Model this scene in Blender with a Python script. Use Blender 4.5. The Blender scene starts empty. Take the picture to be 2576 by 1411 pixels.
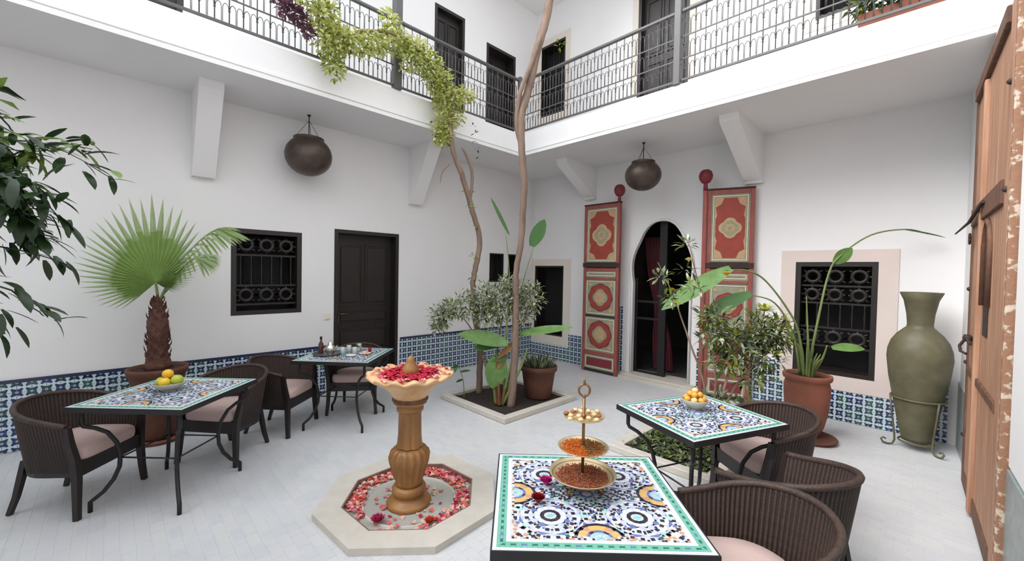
import bpy, math, random
from mathutils import Vector, Matrix
random.seed(7)
PI = math.pi
col = bpy.context.scene.collection
sc = bpy.context.scene
R = math.radians

# ------------------------------------------------------------------ camera
CAMZ = 1.70
yaw, pitch, roll = -0.79275936, -0.02163519, 0.01913176
F = Vector((math.sin(yaw)*math.cos(pitch), math.cos(yaw)*math.cos(pitch), math.sin(pitch)))
rt = Vector((math.cos(yaw), -math.sin(yaw), 0)); up = rt.cross(F)
RR = rt*math.cos(roll)+up*math.sin(roll); UU = -rt*math.sin(roll)+up*math.cos(roll)
cd = bpy.data.cameras.new('camera'); cam = bpy.data.objects.new('camera', cd); col.objects.link(cam)
cam.matrix_world = Matrix(((RR.x, UU.x, -F.x, 0), (RR.y, UU.y, -F.y, 0), (RR.z, UU.z, -F.z, CAMZ), (0, 0, 0, 1)))
cd.sensor_width = 36; cd.lens = 1026.74/2576*36; cd.clip_start = .05; cd.clip_end = 200
sc.camera = cam
# ------------------------------------------------------------------ sky and light
w = bpy.data.worlds.new('sky'); sc.world = w; w.use_nodes = True
nt = w.node_tree; nt.nodes.clear()
tc = nt.nodes.new('ShaderNodeTexCoord'); sep = nt.nodes.new('ShaderNodeSeparateXYZ')
ramp = nt.nodes.new('ShaderNodeValToRGB'); bg = nt.nodes.new('ShaderNodeBackground'); wo = nt.nodes.new('ShaderNodeOutputWorld')
ramp.color_ramp.elements[0].position = 0.0; ramp.color_ramp.elements[0].color = (.76, .80, .84, 1)
ramp.color_ramp.elements[1].position = 1.0; ramp.color_ramp.elements[1].color = (.885, .94, 1.0, 1)
nt.links.new(tc.outputs['Generated'], sep.inputs[0]); nt.links.new(sep.outputs['Z'], ramp.inputs[0])
nt.links.new(ramp.outputs[0], bg.inputs[0]); nt.links.new(bg.outputs[0], wo.inputs[0])
bg.inputs[1].default_value = 2.1
sd = bpy.data.lights.new('hazy_sun', 'SUN'); sd.energy = 3.4; sd.angle = R(45); sd.color = (1.0, .985, .975)
sun = bpy.data.objects.new('hazy_sun', sd); col.objects.link(sun)
sun.rotation_euler = Vector((.62, .98, -1.0)).to_track_quat('-Z', 'Y').to_euler()
sc.view_settings.view_transform = 'Standard'; sc.view_settings.look = 'None'
sc.view_settings.gamma = 1; sc.view_settings.use_curve_mapping = False
sc.view_settings.exposure = 0.42

# ------------------------------------------------------------------ materials
def srgb(r, g, b):
    f = lambda c: (c/255/12.92) if c/255 <= .04045 else ((c/255+.055)/1.055)**2.4
    return (f(r), f(g), f(b), 1)
def mat(name, c, rough=.6, metal=0, var=0, scale=6, bump=0, bscale=40, spec=.5, c2=None, trans=0, coord='Object', stretch=None, coat=0):
    m = bpy.data.materials.new(name); m.use_nodes = True
    n = m.node_tree.nodes; l = m.node_tree.links; b = n['Principled BSDF']
    b.inputs['Base Color'].default_value = c; b.inputs['Roughness'].default_value = rough
    b.inputs['Metallic'].default_value = metal; b.inputs['Specular IOR Level'].default_value = spec
    if coat: b.inputs['Coat Weight'].default_value = coat
    if var or c2 or bump:
        t = n.new('ShaderNodeTexCoord'); vec = t.outputs[coord]
        if stretch:
            mp = n.new('ShaderNodeMapping'); mp.inputs['Scale'].default_value = stretch
            l.new(vec, mp.inputs[0]); vec = mp.outputs[0]
    if var or c2:
        no = n.new('ShaderNodeTexNoise'); no.inputs['Scale'].default_value = scale; no.inputs['Detail'].default_value = 5
        l.new(vec, no.inputs['Vector'])
        cr = n.new('ShaderNodeValToRGB'); cr.color_ramp.elements[0].position = .3; cr.color_ramp.elements[1].position = .7
        if c2 is None: c2 = tuple(max(0, min(1, x*(1-var))) for x in c[:3])+(1,)
        cr.color_ramp.elements[0].color = c2; cr.color_ramp.elements[1].color = c
        l.new(no.outputs['Fac'], cr.inputs[0]); l.new(cr.outputs[0], b.inputs['Base Color'])
    if bump:
        nb = n.new('ShaderNodeTexNoise'); nb.inputs['Scale'].default_value = bscale; nb.inputs['Detail'].default_value = 4
        l.new(vec, nb.inputs['Vector'])
        bp = n.new('ShaderNodeBump'); bp.inputs['Strength'].default_value = bump; bp.inputs['Distance'].default_value = .01
        l.new(nb.outputs['Fac'], bp.inputs['Height']); l.new(bp.outputs[0], b.inputs['Normal'])
    if trans:
        tr = n.new('ShaderNodeBsdfTranslucent'); mx = n.new('ShaderNodeMixShader'); mx.inputs[0].default_value = trans
        src = b.inputs['Base Color'].links[0].from_socket if b.inputs['Base Color'].links else None
        if src: l.new(src, tr.inputs[0])
        else: tr.inputs[0].default_value = c
        out = n['Material Output']; l.new(b.outputs[0], mx.inputs[1]); l.new(tr.outputs[0], mx.inputs[2]); l.new(mx.outputs[0], out.inputs[0])
    return m
def cellmat(name, colors, size, rough=.4, bump=0, spec=.5, jitter=None):
    """colour picked per small cell of world position (for tiles joined in one mesh or singly placed)"""
    m = bpy.data.materials.new(name); m.use_nodes = True
    n = m.node_tree.nodes; l = m.node_tree.links; b = n['Principled BSDF']; b.inputs['Roughness'].default_value = rough
    b.inputs['Specular IOR Level'].default_value = spec
    g = n.new('ShaderNodeNewGeometry'); v = n.new('ShaderNodeVectorMath'); v.operation = 'SNAP'
    ad = n.new('ShaderNodeVectorMath'); ad.operation = 'ADD'; ad.inputs[1].default_value = jitter or (.013, .017, .011)
    v.inputs[1].default_value = size if isinstance(size, tuple) else (size,)*3
    wn = n.new('ShaderNodeTexWhiteNoise'); wn.noise_dimensions = '3D'
    cr = n.new('ShaderNodeValToRGB'); cr.color_ramp.interpolation = 'CONSTANT'
    e = cr.color_ramp.elements
    while len(e) < len(colors): e.new(.5)
    for i, c in enumerate(colors): e[i].position = i/len(colors); e[i].color = c
    l.new(g.outputs['Position'], ad.inputs[0]); l.new(ad.outputs[0], v.inputs[0]); l.new(v.outputs[0], wn.inputs['Vector'])
    l.new(wn.outputs['Value'], cr.inputs[0]); l.new(cr.outputs[0], b.inputs['Base Color'])
    return m
M = {}
M['plaster'] = mat('white_plaster', srgb(236, 234, 233), .85, var=.03, scale=1.5, bump=.15, bscale=25, spec=.2)
M['cream'] = mat('cream_plaster', srgb(226, 217, 205), .85, var=.04, scale=2, bump=.1, bscale=25, spec=.2)
M['pink'] = mat('pinkish_plaster', srgb(222, 207, 200), .85, var=.04, scale=3, bump=.1, bscale=25, spec=.2)
M['grout'] = mat('grout', srgb(198, 198, 199), .9, var=.12, scale=4)
M['marble'] = cellmat('marble_brick', [srgb(202, 202, 203), srgb(200, 200, 202), srgb(204, 204, 203), srgb(198, 199, 201), srgb(202, 202, 204), srgb(203, 203, 203)], (.14, .07, 1), .42)
M['curb'] = mat('pale_stone', srgb(206, 199, 188), .6, var=.12, scale=9, bump=.2, bscale=60)
M['tilepale'] = mat('pale_glaze', srgb(206, 218, 226), .22, var=.1, scale=14, coord='Object')
M['tiledark'] = cellmat('blue_glaze', [srgb(38, 52, 92), srgb(34, 62, 84), srgb(44, 58, 108), srgb(36, 70, 78), srgb(30, 42, 72), srgb(52, 92, 84)], (.086, .086, .086), .2)
M['tilecap'] = mat('dark_border_glaze', srgb(52, 60, 88), .25, var=.3, scale=12)
M['greydado'] = mat('grey_green_dado', srgb(150, 160, 158), .35, var=.3, scale=18, bump=.1)
M['darkwood'] = mat('near_black_wood', srgb(40, 34, 31), .42, var=.35, scale=5, stretch=(8, 8, 1), bump=.15)
M['iron'] = mat('black_iron', srgb(44, 42, 43), .5, .4, var=.2)
M['greyiron'] = mat('grey_painted_iron', srgb(96, 94, 94), .5, .2, var=.15)
M['dark'] = mat('dark_interior', srgb(26, 24, 26), .9)  # near-black colour stands in for unlit space behind openings
M['wicker'] = mat('brown_wicker', srgb(68, 50, 42), .5, var=.45, scale=30, bump=.4, bscale=160)
M['wickercore'] = mat('dark_wicker_weave', srgb(40, 30, 27), .75, var=.4, scale=40, bump=.5, bscale=200)
M['chairwood'] = mat('espresso_wood', srgb(34, 24, 22), .38, var=.3, scale=9)
M['cushion'] = mat('dusty_pink_fabric', srgb(200, 174, 166), .9, var=.07, scale=12, bump=.25, bscale=300, spec=.1)
M['terra'] = mat('terracotta', srgb(150, 92, 72), .8, var=.28, scale=5, bump=.25, bscale=30)
M['terradark'] = mat('old_terracotta', srgb(108, 66, 50), .8, var=.4, scale=6, bump=.3, bscale=30)
M['soil'] = mat('soil', srgb(52, 40, 32), .95, var=.4, scale=30, bump=.8, bscale=60)
M['olive'] = mat('olive_glaze', srgb(102, 96, 72), .55, var=.22, scale=7, c2=srgb(78, 75, 54), bump=.15, bscale=18)
M['bark'] = mat('brown_bark', srgb(146, 122, 106), .85, var=.45, scale=9, bump=.6, bscale=40, stretch=(1, 1, .3))
M['palmbark'] = mat('palm_bark', srgb(104, 66, 54), .85, var=.5, scale=16, bump=.7, bscale=50)
M['palmleaf'] = mat('fan_palm_leaf', srgb(150, 178, 102), .5, var=.25, scale=5, trans=.35)
M['palmtip'] = mat('palm_leaf_tip', srgb(172, 192, 142), .5, var=.25, scale=9, trans=.35)
M['stem'] = mat('green_stem', srgb(120, 138, 78), .5, var=.3, scale=6)
M['lime'] = mat('lime_leaf', srgb(206, 212, 122), .5, var=.3, scale=9, trans=.5)
M['limelight'] = mat('yellow_leaf', srgb(228, 230, 160), .5, var=.2, scale=9, trans=.5)
M['limedark'] = mat('mid_green_leaf', srgb(132, 148, 48), .5, var=.3, scale=9, trans=.4)
M['purple'] = mat('purple_bract', srgb(124, 84, 100), .6, var=.35, scale=12, trans=.3)
M['ficus'] = mat('dark_ficus_leaf', srgb(42, 64, 32), .32, var=.4, scale=7, trans=.15)
M['ficuslight'] = mat('pale_ficus_leaf', srgb(112, 140, 62), .35, var=.3, scale=7, trans=.3)  # paler green; single leaves of it sit on the upper branches
M['banana'] = mat('broad_green_leaf', srgb(126, 168, 92), .4, var=.35, scale=11, trans=.35)
M['bananadark'] = mat('deep_green_leaf', srgb(76, 120, 60), .4, var=.3, scale=4, trans=.3)
M['bush'] = mat('grey_green_leaf', srgb(136, 148, 108), .55, var=.35, scale=12, trans=.25)
M['bushlight'] = mat('white_edged_leaf', srgb(205, 210, 186), .6, var=.2, scale=12, trans=.25)
M['bushdark'] = mat('dark_shrub_leaf', srgb(66, 82, 52), .5, var=.4, scale=12, trans=.2)
M['croton'] = mat('croton_leaf', srgb(176, 184, 62), .45, var=.4, scale=10, trans=.3)
M['brownleaf'] = mat('dry_brown_leaf', srgb(134, 92, 54), .8, var=.4, scale=8)
M['redpaint'] = mat('brick_red_paint', srgb(156, 64, 50), .6, var=.22, scale=12, bump=.1)
M['redframe'] = mat('dusty_red_paint', srgb(158, 84, 74), .6, var=.3, scale=10, bump=.15, stretch=(3, 3, .6))
M['tan'] = mat('ochre_paint', srgb(196, 162, 122), .65, var=.2, scale=14)
M['sage'] = mat('grey_green_paint', srgb(154, 154, 128), .65, var=.2, scale=14)
M['maroon'] = mat('maroon_paint', srgb(128, 46, 56), .6, var=.2, scale=12)
M['blackpaint'] = mat('black_line_paint', srgb(42, 42, 38), .6)
M['oldwood'] = mat('aged_orange_wood', srgb(188, 144, 116), .65, c2=srgb(150, 108, 82), scale=4, stretch=(6, 6, .5), bump=.3, bscale=60)
M['oldwooddark'] = mat('aged_brown_wood', srgb(120, 84, 62), .7, c2=srgb(84, 56, 42), scale=7, stretch=(4, 4, .7), bump=.4, bscale=60)
M['chip'] = mat('flaking_white_paint', srgb(196, 180, 162), .8, c2=srgb(144, 106, 82), scale=26, bump=.4)
_r = [n for n in M['chip'].node_tree.nodes if n.type == 'VALTORGB'][0]; _r.color_ramp.elements[0].position = .55; _r.color_ramp.elements[1].position = .62
M['rust'] = mat('rusty_iron', srgb(70, 52, 46), .7, .3, var=.4, scale=20)
M['fstone'] = mat('ochre_onyx', srgb(166, 118, 64), .42, c2=srgb(116, 76, 38), scale=5, stretch=(1, 1, .5), bump=.15, bscale=40)
M['fstonepale'] = mat('pale_onyx', srgb(222, 186, 144), .42, c2=srgb(196, 148, 100), scale=8, bump=.15, bscale=40)
M['terrarim'] = mat('terracotta_rim', srgb(146, 112, 100), .7, var=.3, scale=12)
M['petalred'] = mat('crimson_petal', srgb(208, 22, 62), .6, var=.3, scale=30, trans=.2)
M['petalpink'] = mat('pink_petal', srgb(232, 118, 134), .6, var=.2, scale=30, trans=.2)
M['petalpale'] = mat('pale_pink_petal', srgb(242, 196, 178), .6, var=.15, scale=30, trans=.2)
M['petalorange'] = mat('orange_petal', srgb(240, 110, 84), .6, var=.2, scale=30, trans=.2)
M['petaldark'] = mat('dark_red_petal', srgb(132, 18, 38), .6, var=.3, scale=30)
M['magenta'] = mat('magenta_petal', srgb(214, 48, 136), .6, var=.25, scale=30, trans=.2)
M['rosered'] = mat('rose_red_petal', srgb(176, 20, 44), .6, var=.35, scale=40, trans=.15)
M['brass'] = mat('aged_brass', srgb(150, 112, 74), .38, .75, var=.35, scale=18)
M['brassrim'] = mat('pale_brass', srgb(206, 186, 148), .35, .5, var=.2, scale=18)
M['bronze'] = mat('dark_bronze', srgb(92, 80, 72), .40, .45, c2=srgb(66, 54, 48), scale=8, bump=.25, bscale=120)
M['ceram'] = mat('pale_ceramic', srgb(184, 180, 164), .3, c2=srgb(166, 170, 152), scale=9)
M['ceramfoot'] = mat('pinkish_ceramic', srgb(186, 156, 150), .4)
M['lemon'] = mat('yellow_fruit', srgb(236, 200, 52), .4, var=.12, bump=.1, bscale=200)
M['orange'] = mat('orange_fruit', srgb(244, 184, 46), .4, var=.12, bump=.1, bscale=200)
M['lime_f'] = mat('green_fruit', srgb(186, 196, 72), .4, var=.2, bump=.1, bscale=200)
M['tanger'] = mat('tangerine_fruit', srgb(240, 168, 66), .45, var=.2, scale=10)
M['peach'] = mat('peach_fruit', srgb(248, 206, 138), .45, var=.2, scale=10)
M['silver'] = mat('silver_metal', srgb(200, 194, 184), .22, .9)
M['amber'] = mat('dark_amber_glass', srgb(84, 44, 38), .15)
M['greytray'] = mat('grey_tray', srgb(112, 112, 112), .35, .5)
M['glaze'] = mat('grey_glass', srgb(176, 184, 178), .1, spec=.8)
M['cream_w'] = mat('cream_white', srgb(232, 224, 208), .5)
M['nut'] = mat('pale_nut', srgb(228, 196, 148), .6, var=.3, scale=30)
M['nutbrown'] = mat('brown_nut', srgb(150, 92, 60), .6, var=.3, scale=30)
M['spice'] = mat('brown_spice', srgb(150, 104, 72), .9, c2=srgb(168, 76, 52), scale=60, bump=1, bscale=300, coord='Object')
M['spiceor'] = mat('orange_spice', srgb(226, 130, 36), .9, c2=srgb(206, 88, 30), scale=60, bump=1, bscale=300)
M['spicetan'] = mat('tan_spice', srgb(160, 120, 66), .9, c2=srgb(126, 92, 50), scale=60, bump=1, bscale=300)
M['curtain'] = mat('dark_red_curtain', srgb(112, 44, 54), .9, var=.3, scale=6)
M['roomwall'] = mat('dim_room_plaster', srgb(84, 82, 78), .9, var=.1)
M['flowerw'] = mat('white_flower', srgb(238, 236, 238), .7)
# mosaic colours
MZ = {'white': srgb(222, 226, 230), 'lav': srgb(184, 190, 216), 'blue': srgb(104, 118, 172), 'navy': srgb(44, 42, 60), 'brown': srgb(70, 50, 48),
      'green': srgb(112, 176, 156), 'dgreen': srgb(52, 104, 96), 'pgreen': srgb(160, 208, 194), 'yellow': srgb(216, 174, 100), 'tan': srgb(198, 150, 118), 'cyan': srgb(148, 200, 210)}
MZN = list(MZ)
MZM = [mat('mosaic_'+k, MZ[k], .22, var=.12, scale=25) for k in MZN]
def glass(name):
    m = bpy.data.materials.new(name); m.use_nodes = True
    b = m.node_tree.nodes['Principled BSDF']; b.inputs['Base Color'].default_value = (.9, .95, .95, 1)
    b.inputs['Roughness'].default_value = .04; b.inputs['Transmission Weight'].default_value = 1; b.inputs['IOR'].default_value = 1.1
    b.inputs['Specular IOR Level'].default_value = .7
    return m
M['glass'] = glass('clear_glass')
M['tabgrout'] = mat('table_grout', srgb(196, 200, 210), .5, var=.08, scale=20)
m = bpy.data.materials.new('still_water'); m.use_nodes = True; b = m.node_tree.nodes['Principled BSDF']
b.inputs['Base Color'].default_value = srgb(176, 176, 168); b.inputs['Roughness'].default_value = .05; b.inputs['Specular IOR Level'].default_value = .8
M['water'] = m

# ------------------------------------------------------------------ mesh helper
class MB:
    def __init__(s): s.v = []; s.f = []; s.m = []; s.s = []
    def add(s, vs, fs, mi=0, smooth=False):
        o = len(s.v); s.v += [tuple(x) for x in vs]
        for f in fs: s.f.append([o+i for i in f]); s.m.append(mi); s.s.append(smooth)
        return s
    def box(s, a, b, mi=0):
        x0, y0, z0 = a; x1, y1, z1 = b
        return s.add([(x0, y0, z0), (x1, y0, z0), (x1, y1, z0), (x0, y1, z0), (x0, y0, z1), (x1, y0, z1), (x1, y1, z1), (x0, y1, z1)],
                     [(0, 3, 2, 1), (4, 5, 6, 7), (0, 1, 5, 4), (1, 2, 6, 5), (2, 3, 7, 6), (3, 0, 4, 7)], mi)
    def bbox(s, a, b, bev=.005, mi=0):
        """box with bevelled vertical+top edges (chamfer)"""
        x0, y0, z0 = a; x1, y1, z1 = b; e = bev
        def ring(i, z): return [(x0+i, y0, z), (x1-i, y0, z), (x1, y0+i, z), (x1, y1-i, z), (x1-i, y1, z), (x0+i, y1, z), (x0, y1-i, z), (x0, y0+i, z)]
        r0 = ring(e, z0+e); r1 = ring(e, z1-e)
        ins = lambda z: [(x0+e, y0+e, z), (x1-e, y0+e, z), (x1-e, y0+e, z), (x1-e, y1-e, z), (x1-e, y1-e, z), (x0+e, y1-e, z), (x0+e, y1-e, z), (x0+e, y0+e, z)]
        vs = ins(z0)+r0+r1+ins(z1); fs = []
        for k in range(3):
            for i in range(8): j = (i+1) % 8; fs.append((k*8+i, k*8+j, k*8+8+j, k*8+8+i))
        fs += [(0, 5, 3, 1), (24+1, 24+3, 24+5, 24+0)]
        return s.add(vs, fs, mi)
    def tube(s, pts, r, n=8, mi=0, cap=True, smooth=True):
        P = [Vector(p) for p in pts]; k = len(P); rs = r if isinstance(r, (list, tuple)) else [r]*k
        vs = []; prev = None
        for i, p in enumerate(P):
            d = (P[min(i+1, k-1)]-P[max(i-1, 0)]); d = d.normalized() if d.length > 1e-9 else Vector((0, 0, 1))
            if prev is None: a = d.orthogonal().normalized()
            else:
                a = prev-d*prev.dot(d)
                a = a.normalized() if a.length > 1e-6 else d.orthogonal().normalized()
            prev = a; b = d.cross(a)
            for j in range(n):
                t = 2*PI*j/n; vs.append(p+a*math.cos(t)*rs[i]+b*math.sin(t)*rs[i])
        fs = [(i*n+j, i*n+(j+1) % n, (i+1)*n+(j+1) % n, (i+1)*n+j) for i in range(k-1) for j in range(n)]
        s.add(vs, fs, mi, smooth)
        if cap: o = len(s.v)-k*n; s.f += [[o+j for j in range(n)][::-1], [o+(k-1)*n+j for j in range(n)]]; s.m += [mi]*2; s.s += [False]*2
        return s
    def lathe(s, prof, n=24, c=(0, 0, 0), mi=0, flute=None, smooth=True):
        vs = []
        for r, z in prof:
            for j in range(n):
                t = 2*PI*j/n; q = r*(1+(flute(t, z) if flute else 0)); vs.append((c[0]+q*math.cos(t), c[1]+q*math.sin(t), c[2]+z))
        fs = [(i*n+j, i*n+(j+1) % n, (i+1)*n+(j+1) % n, (i+1)*n+j) for i in range(len(prof)-1) for j in range(n)]
        return s.add(vs, fs, mi, smooth)
    def ball(s, c, r, n=10, mi=0, sz=1, sx=1):
        prof = [(max(1e-4, r*math.sin(PI*i/n)), -r*math.cos(PI*i/n)*sz) for i in range(n+1)]
        return s.lathe(prof, max(8, n+2), c, mi)
    def prism(s, poly, z0, z1, mi=0, mis=None):
        n = len(poly); vs = [(x, y, z0) for x, y in poly]+[(x, y, z1) for x, y in poly]
        s.add(vs, [tuple(range(n))[::-1], tuple(range(n, 2*n))], mi)
        return s.add(vs, [(i, (i+1) % n, n+(i+1) % n, n+i) for i in range(n)], mi if mis is None else mis)
    def xf(s, fn, start=0):
        for i in range(start, len(s.v)): s.v[i] = tuple(fn(Vector(s.v[i])))
        return s
    def leaf(s, base, d, up, L, W, droop=.3, mi=0, k=4, fold=.25, tip=.15):
        d = Vector(d).normalized(); upv = Vector(up); side = d.cross(upv)
        side = side.normalized() if side.length > 1e-6 else d.orthogonal().normalized(); nrm = side.cross(d)
        p = Vector(base); vs = []; step = L/k
        for i in range(k+1):
            t = i/k; w = W*.5*math.sin(PI*min(1, (t*.86+.1)))**.8*(1 if t < 1 else tip)
            if i == k: w = W*.03
            vs += [p-side*w+nrm*w*fold, p, p+side*w+nrm*w*fold]
            dd = (d-Vector((0, 0, 1))*droop*(t+.15)).normalized(); p = p+dd*step
        fs = []
        for i in range(k): a = i*3; fs += [(a, a+1, a+4, a+3), (a+1, a+2, a+5, a+4)]
        return s.add(vs, fs, mi, True)
    def build(s, name, mats, parent=None, loc=None, rotz=None):
        me = bpy.data.meshes.new(name); me.from_pydata(s.v, [], s.f)
        if not isinstance(mats, (list, tuple)): mats = [mats]
        for x in mats: me.materials.append(x)
        me.polygons.foreach_set('material_index', s.m); me.polygons.foreach_set('use_smooth', s.s); me.update()
        o = bpy.data.objects.new(name, me); col.objects.link(o)
        if parent: o.parent = parent
        if loc: o.location = loc
        if rotz is not None: o.rotation_euler = (0, 0, rotz)
        return o
def tag(o, label=None, cat=None, group=None, kind=None):
    if label: o['label'] = label
    if cat: o['category'] = cat
    if group: o['group'] = group
    if kind: o['kind'] = kind
    return o
def thing(name, label, cat, loc=(0, 0, 0), rz=0, group=None):
    o = bpy.data.objects.new(name, None); col.objects.link(o); o.location = loc; o.rotation_euler = (0, 0, rz)
    o.empty_display_size = .1
    return tag(o, label, cat, group)
def struct(name, mb, m, parent=None):
    o = mb.build(name, m, parent)
    if not parent: o['kind'] = 'structure'
    return o
def dup(root, loc, rz, label, group=None):
    r = root.copy(); col.objects.link(r); r.location = loc; r.rotation_euler = (0, 0, rz); r['label'] = label
    if group: r['group'] = group
    for ch in list(root.children):
        c = ch.copy(); col.objects.link(c); c.parent = r
        for g in list(ch.children):
            d = g.copy(); col.objects.link(d); d.parent = c
    return r

# ------------------------------------------------------------------ room geometry constants
XW, YW = -5.70, 6.20           # left wall plane, back wall plane
ZS, ZF = 3.58, 3.95            # soffit and gallery floor heights
GX, GY = -4.72, 4.80           # gallery edges
TOP = 7.4
def xr(y): return .272+.032*(6.2-y)

def cells(us, vs, holes):
    us = sorted(set(us+[h[0] for h in holes]+[h[1] for h in holes])); vs = sorted(set(vs+[h[2] for h in holes]+[h[3] for h in holes]))
    for i in range(len(us)-1):
        for j in range(len(vs)-1):
            uc = (us[i]+us[i+1])/2; vc = (vs[j]+vs[j+1])/2
            if not any(h[0] < uc < h[1] and h[2] < vc < h[3] for h in holes): yield us[i], us[i+1], vs[j], vs[j+1]
T = .40
W1H = [(1.005, 1.775, 1.12, 2.15), (2.19, 3.16, 0, 2.24), (5.02, 5.38, 1.50, 2.04), (5.50, 5.74, 1.50, 2.04),
       (3.75, 4.36, ZF, 6.03), (4.86, 5.60, ZF, 5.84), (-.10, .56, ZF, 6.0)]
mb = MB()
for a, b_, c, d in cells([-3.6, YW+T], [-.1, ZS, ZF, TOP], W1H): mb.box((XW-T, a, c), (XW, b_, d), 0)
wall_left = struct('wall_left', mb, [M['plaster']])
ARC = (-3.47, -2.43, 0, 2.60)
W2H = [(-5.62, -4.88, .46, 1.83), (-1.165, -.382, .53, 1.89), ARC,
       (-5.62, -4.95, 4.80, 6.2), (-3.44, -2.60, ZF, 6.3), (-1.05, -.05, 4.86, 6.2)]
mb = MB()
for a, b_, c, d in cells([XW, .75], [-.1, ZS, ZF, TOP], W2H): mb.box((a, YW, c), (b_, YW+T, d), 0)
# pointed horseshoe arch spandrel
def arch_pts(cx, half, spring, apex, n=14, bulge=.05):
    pts = []
    for i in range(n+1):
        t = i/n; a = t*PI/2
        x = -(half+bulge*math.sin(PI*min(1, t*2.2)) if t < .45 else half)*(math.cos(a)**.82 if t < 1 else 0)
        z = spring+(apex-spring)*(math.sin(a)**.95)
        pts.append((cx+x, z))
    return pts
acx = (ARC[0]+ARC[1])/2; AH = .46
ap = arch_pts(acx, AH+.02, 1.55, 2.56)
L = ap; Rr = [(2*acx-x, z) for x, z in ap]
def spandrel(mb, pts, xo, y0, y1, mi=0):
    # jamb below the spring
    x0 = pts[0][0]; e = 2e-3
    xa, xb = sorted((xo, x0)); mb.box((xa, y0, 0), (xb, y1, pts[0][1]), mi)
    for i in range(len(pts)-1):
        (xa, za), (xb, zb) = pts[i], pts[i+1]
        vs = [(xo, y0, za), (xa, y0, za), (xb, y0, zb), (xo, y0, zb), (xo, y1, za), (xa, y1, za), (xb, y1, zb), (xo, y1, zb)]
        mb.add(vs, [(0, 1, 2, 3), (7, 6, 5, 4), (1, 5, 6, 2)], mi)
    xa = pts[-1][0]
    lo, hi = sorted((xo, xa)); mb.box((lo, y0, pts[-1][1]), (hi, y1, ARC[3]), mi)
spandrel(mb, L, ARC[0], YW, YW+.09); spandrel(mb, Rr, ARC[1], YW, YW+.09)
wall_back = struct('wall_back', mb, [M['plaster']])
mb = MB(); mb.box((ARC[0]-.002, YW+.09, 0), (ARC[0]+.012, YW+T, ARC[3])); mb.box((ARC[1]-.012, YW+.09, 0), (ARC[1]+.002, YW+T, ARC[3])); mb.box((ARC[0]+.012, YW+.09, ARC[3]-.012), (ARC[1]-.012, YW+T, ARC[3]))
struct('added_dark_lining', mb, M['darkwood'], wall_back)  # dark boxes added to cover the white reveals behind the arch edge
# raised arch moulding
mb = MB()
for pts in (L, Rr):
    q = [(pts[0][0], 0.0)]+pts
    mb.tube([(x, YW-.01, z) for x, z in q], .022, 6)
struct('arch_moulding', mb, M['plaster'], wall_back)
# right wall, slightly turned
mb = MB()
def rbox(mb, y0, y1, z0, z1, off0=0, off1=.35, mi=0):
    vs = [(xr(y0)+off0, y0, z0), (xr(y1)+off0, y1, z0), (xr(y1)+off1, y1, z0), (xr(y0)+off1, y0, z0)]
    vs += [(x, y, z1) for x, y, z in vs]
    return mb.add(vs, [(0, 1, 2, 3), (7, 6, 5, 4), (0, 4, 5, 1), (1, 5, 6, 2), (2, 6, 7, 3), (3, 7, 4, 0)], mi)
W3H = [(3.45, 4.95, 0, 3.12)]
for a, b_, c, d in cells([-3.6, YW], [-.1, TOP], W3H): rbox(mb, a, b_, c, d)
wall_right = struct('wall_right', mb, [M['plaster']])
mb = MB(); rbox(mb, 3.45, 4.95, 0, 3.12, .30, .34); struct('dark_doorway', mb, M['dark'], wall_right)  # near-black sheet in place of the unlit space beyond the opening
mb = MB(); rbox(mb, .6, 3.33, .74, 3.5, -.036, 0.002); struct('pilaster', mb, M['plaster'], wall_right)
mb = MB(); rbox(mb, .6, 3.33, 0, .72, -.042, 0.001); struct('marble_dado', mb, M['greydado'], wall_right)
mb = MB(); mb.box((XW-T, -3.6-T, -.1), (1.1, -3.6, 4.9)); struct('wall_front', mb, M['plaster'])
# gallery slab (soffit, fascia, lip)
mb = MB()
mb.box((XW, -3.6, ZS), (GX, YW, ZF)); mb.box((GX, GY, ZS), (xr(GY), YW, ZF))
gal = struct('ceiling', mb, M['plaster'])
mb = MB()
mb.box((GX, -3.6, ZS-.005), (GX+.035, GY-.035, ZS+.04)); mb.box((GX, GY-.035, ZS-.005), (xr(GY), GY, ZS+.04))
mb.box((GX, -3.6, ZS+.06), (GX+.02, GY-.02, ZS+.085)); mb.box((GX, GY-.02, ZS+.06), (xr(GY), GY, ZS+.085))
o = struct('trim_1', mb, M['plaster']); tag(o, 'thin white moulding along the lower edge of the gallery', None)
# unseen roof added to shade the upstairs gallery walls, carried by the tall posts
mb = MB(); mb.box((XW, 1.7, 6.9), (GX+.05, YW, 7.1)); mb.box((GX+.05, GY-.05, 6.9), (xr(GY), YW, 7.1)); struct('shading_roof', mb, M['plaster'])
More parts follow.
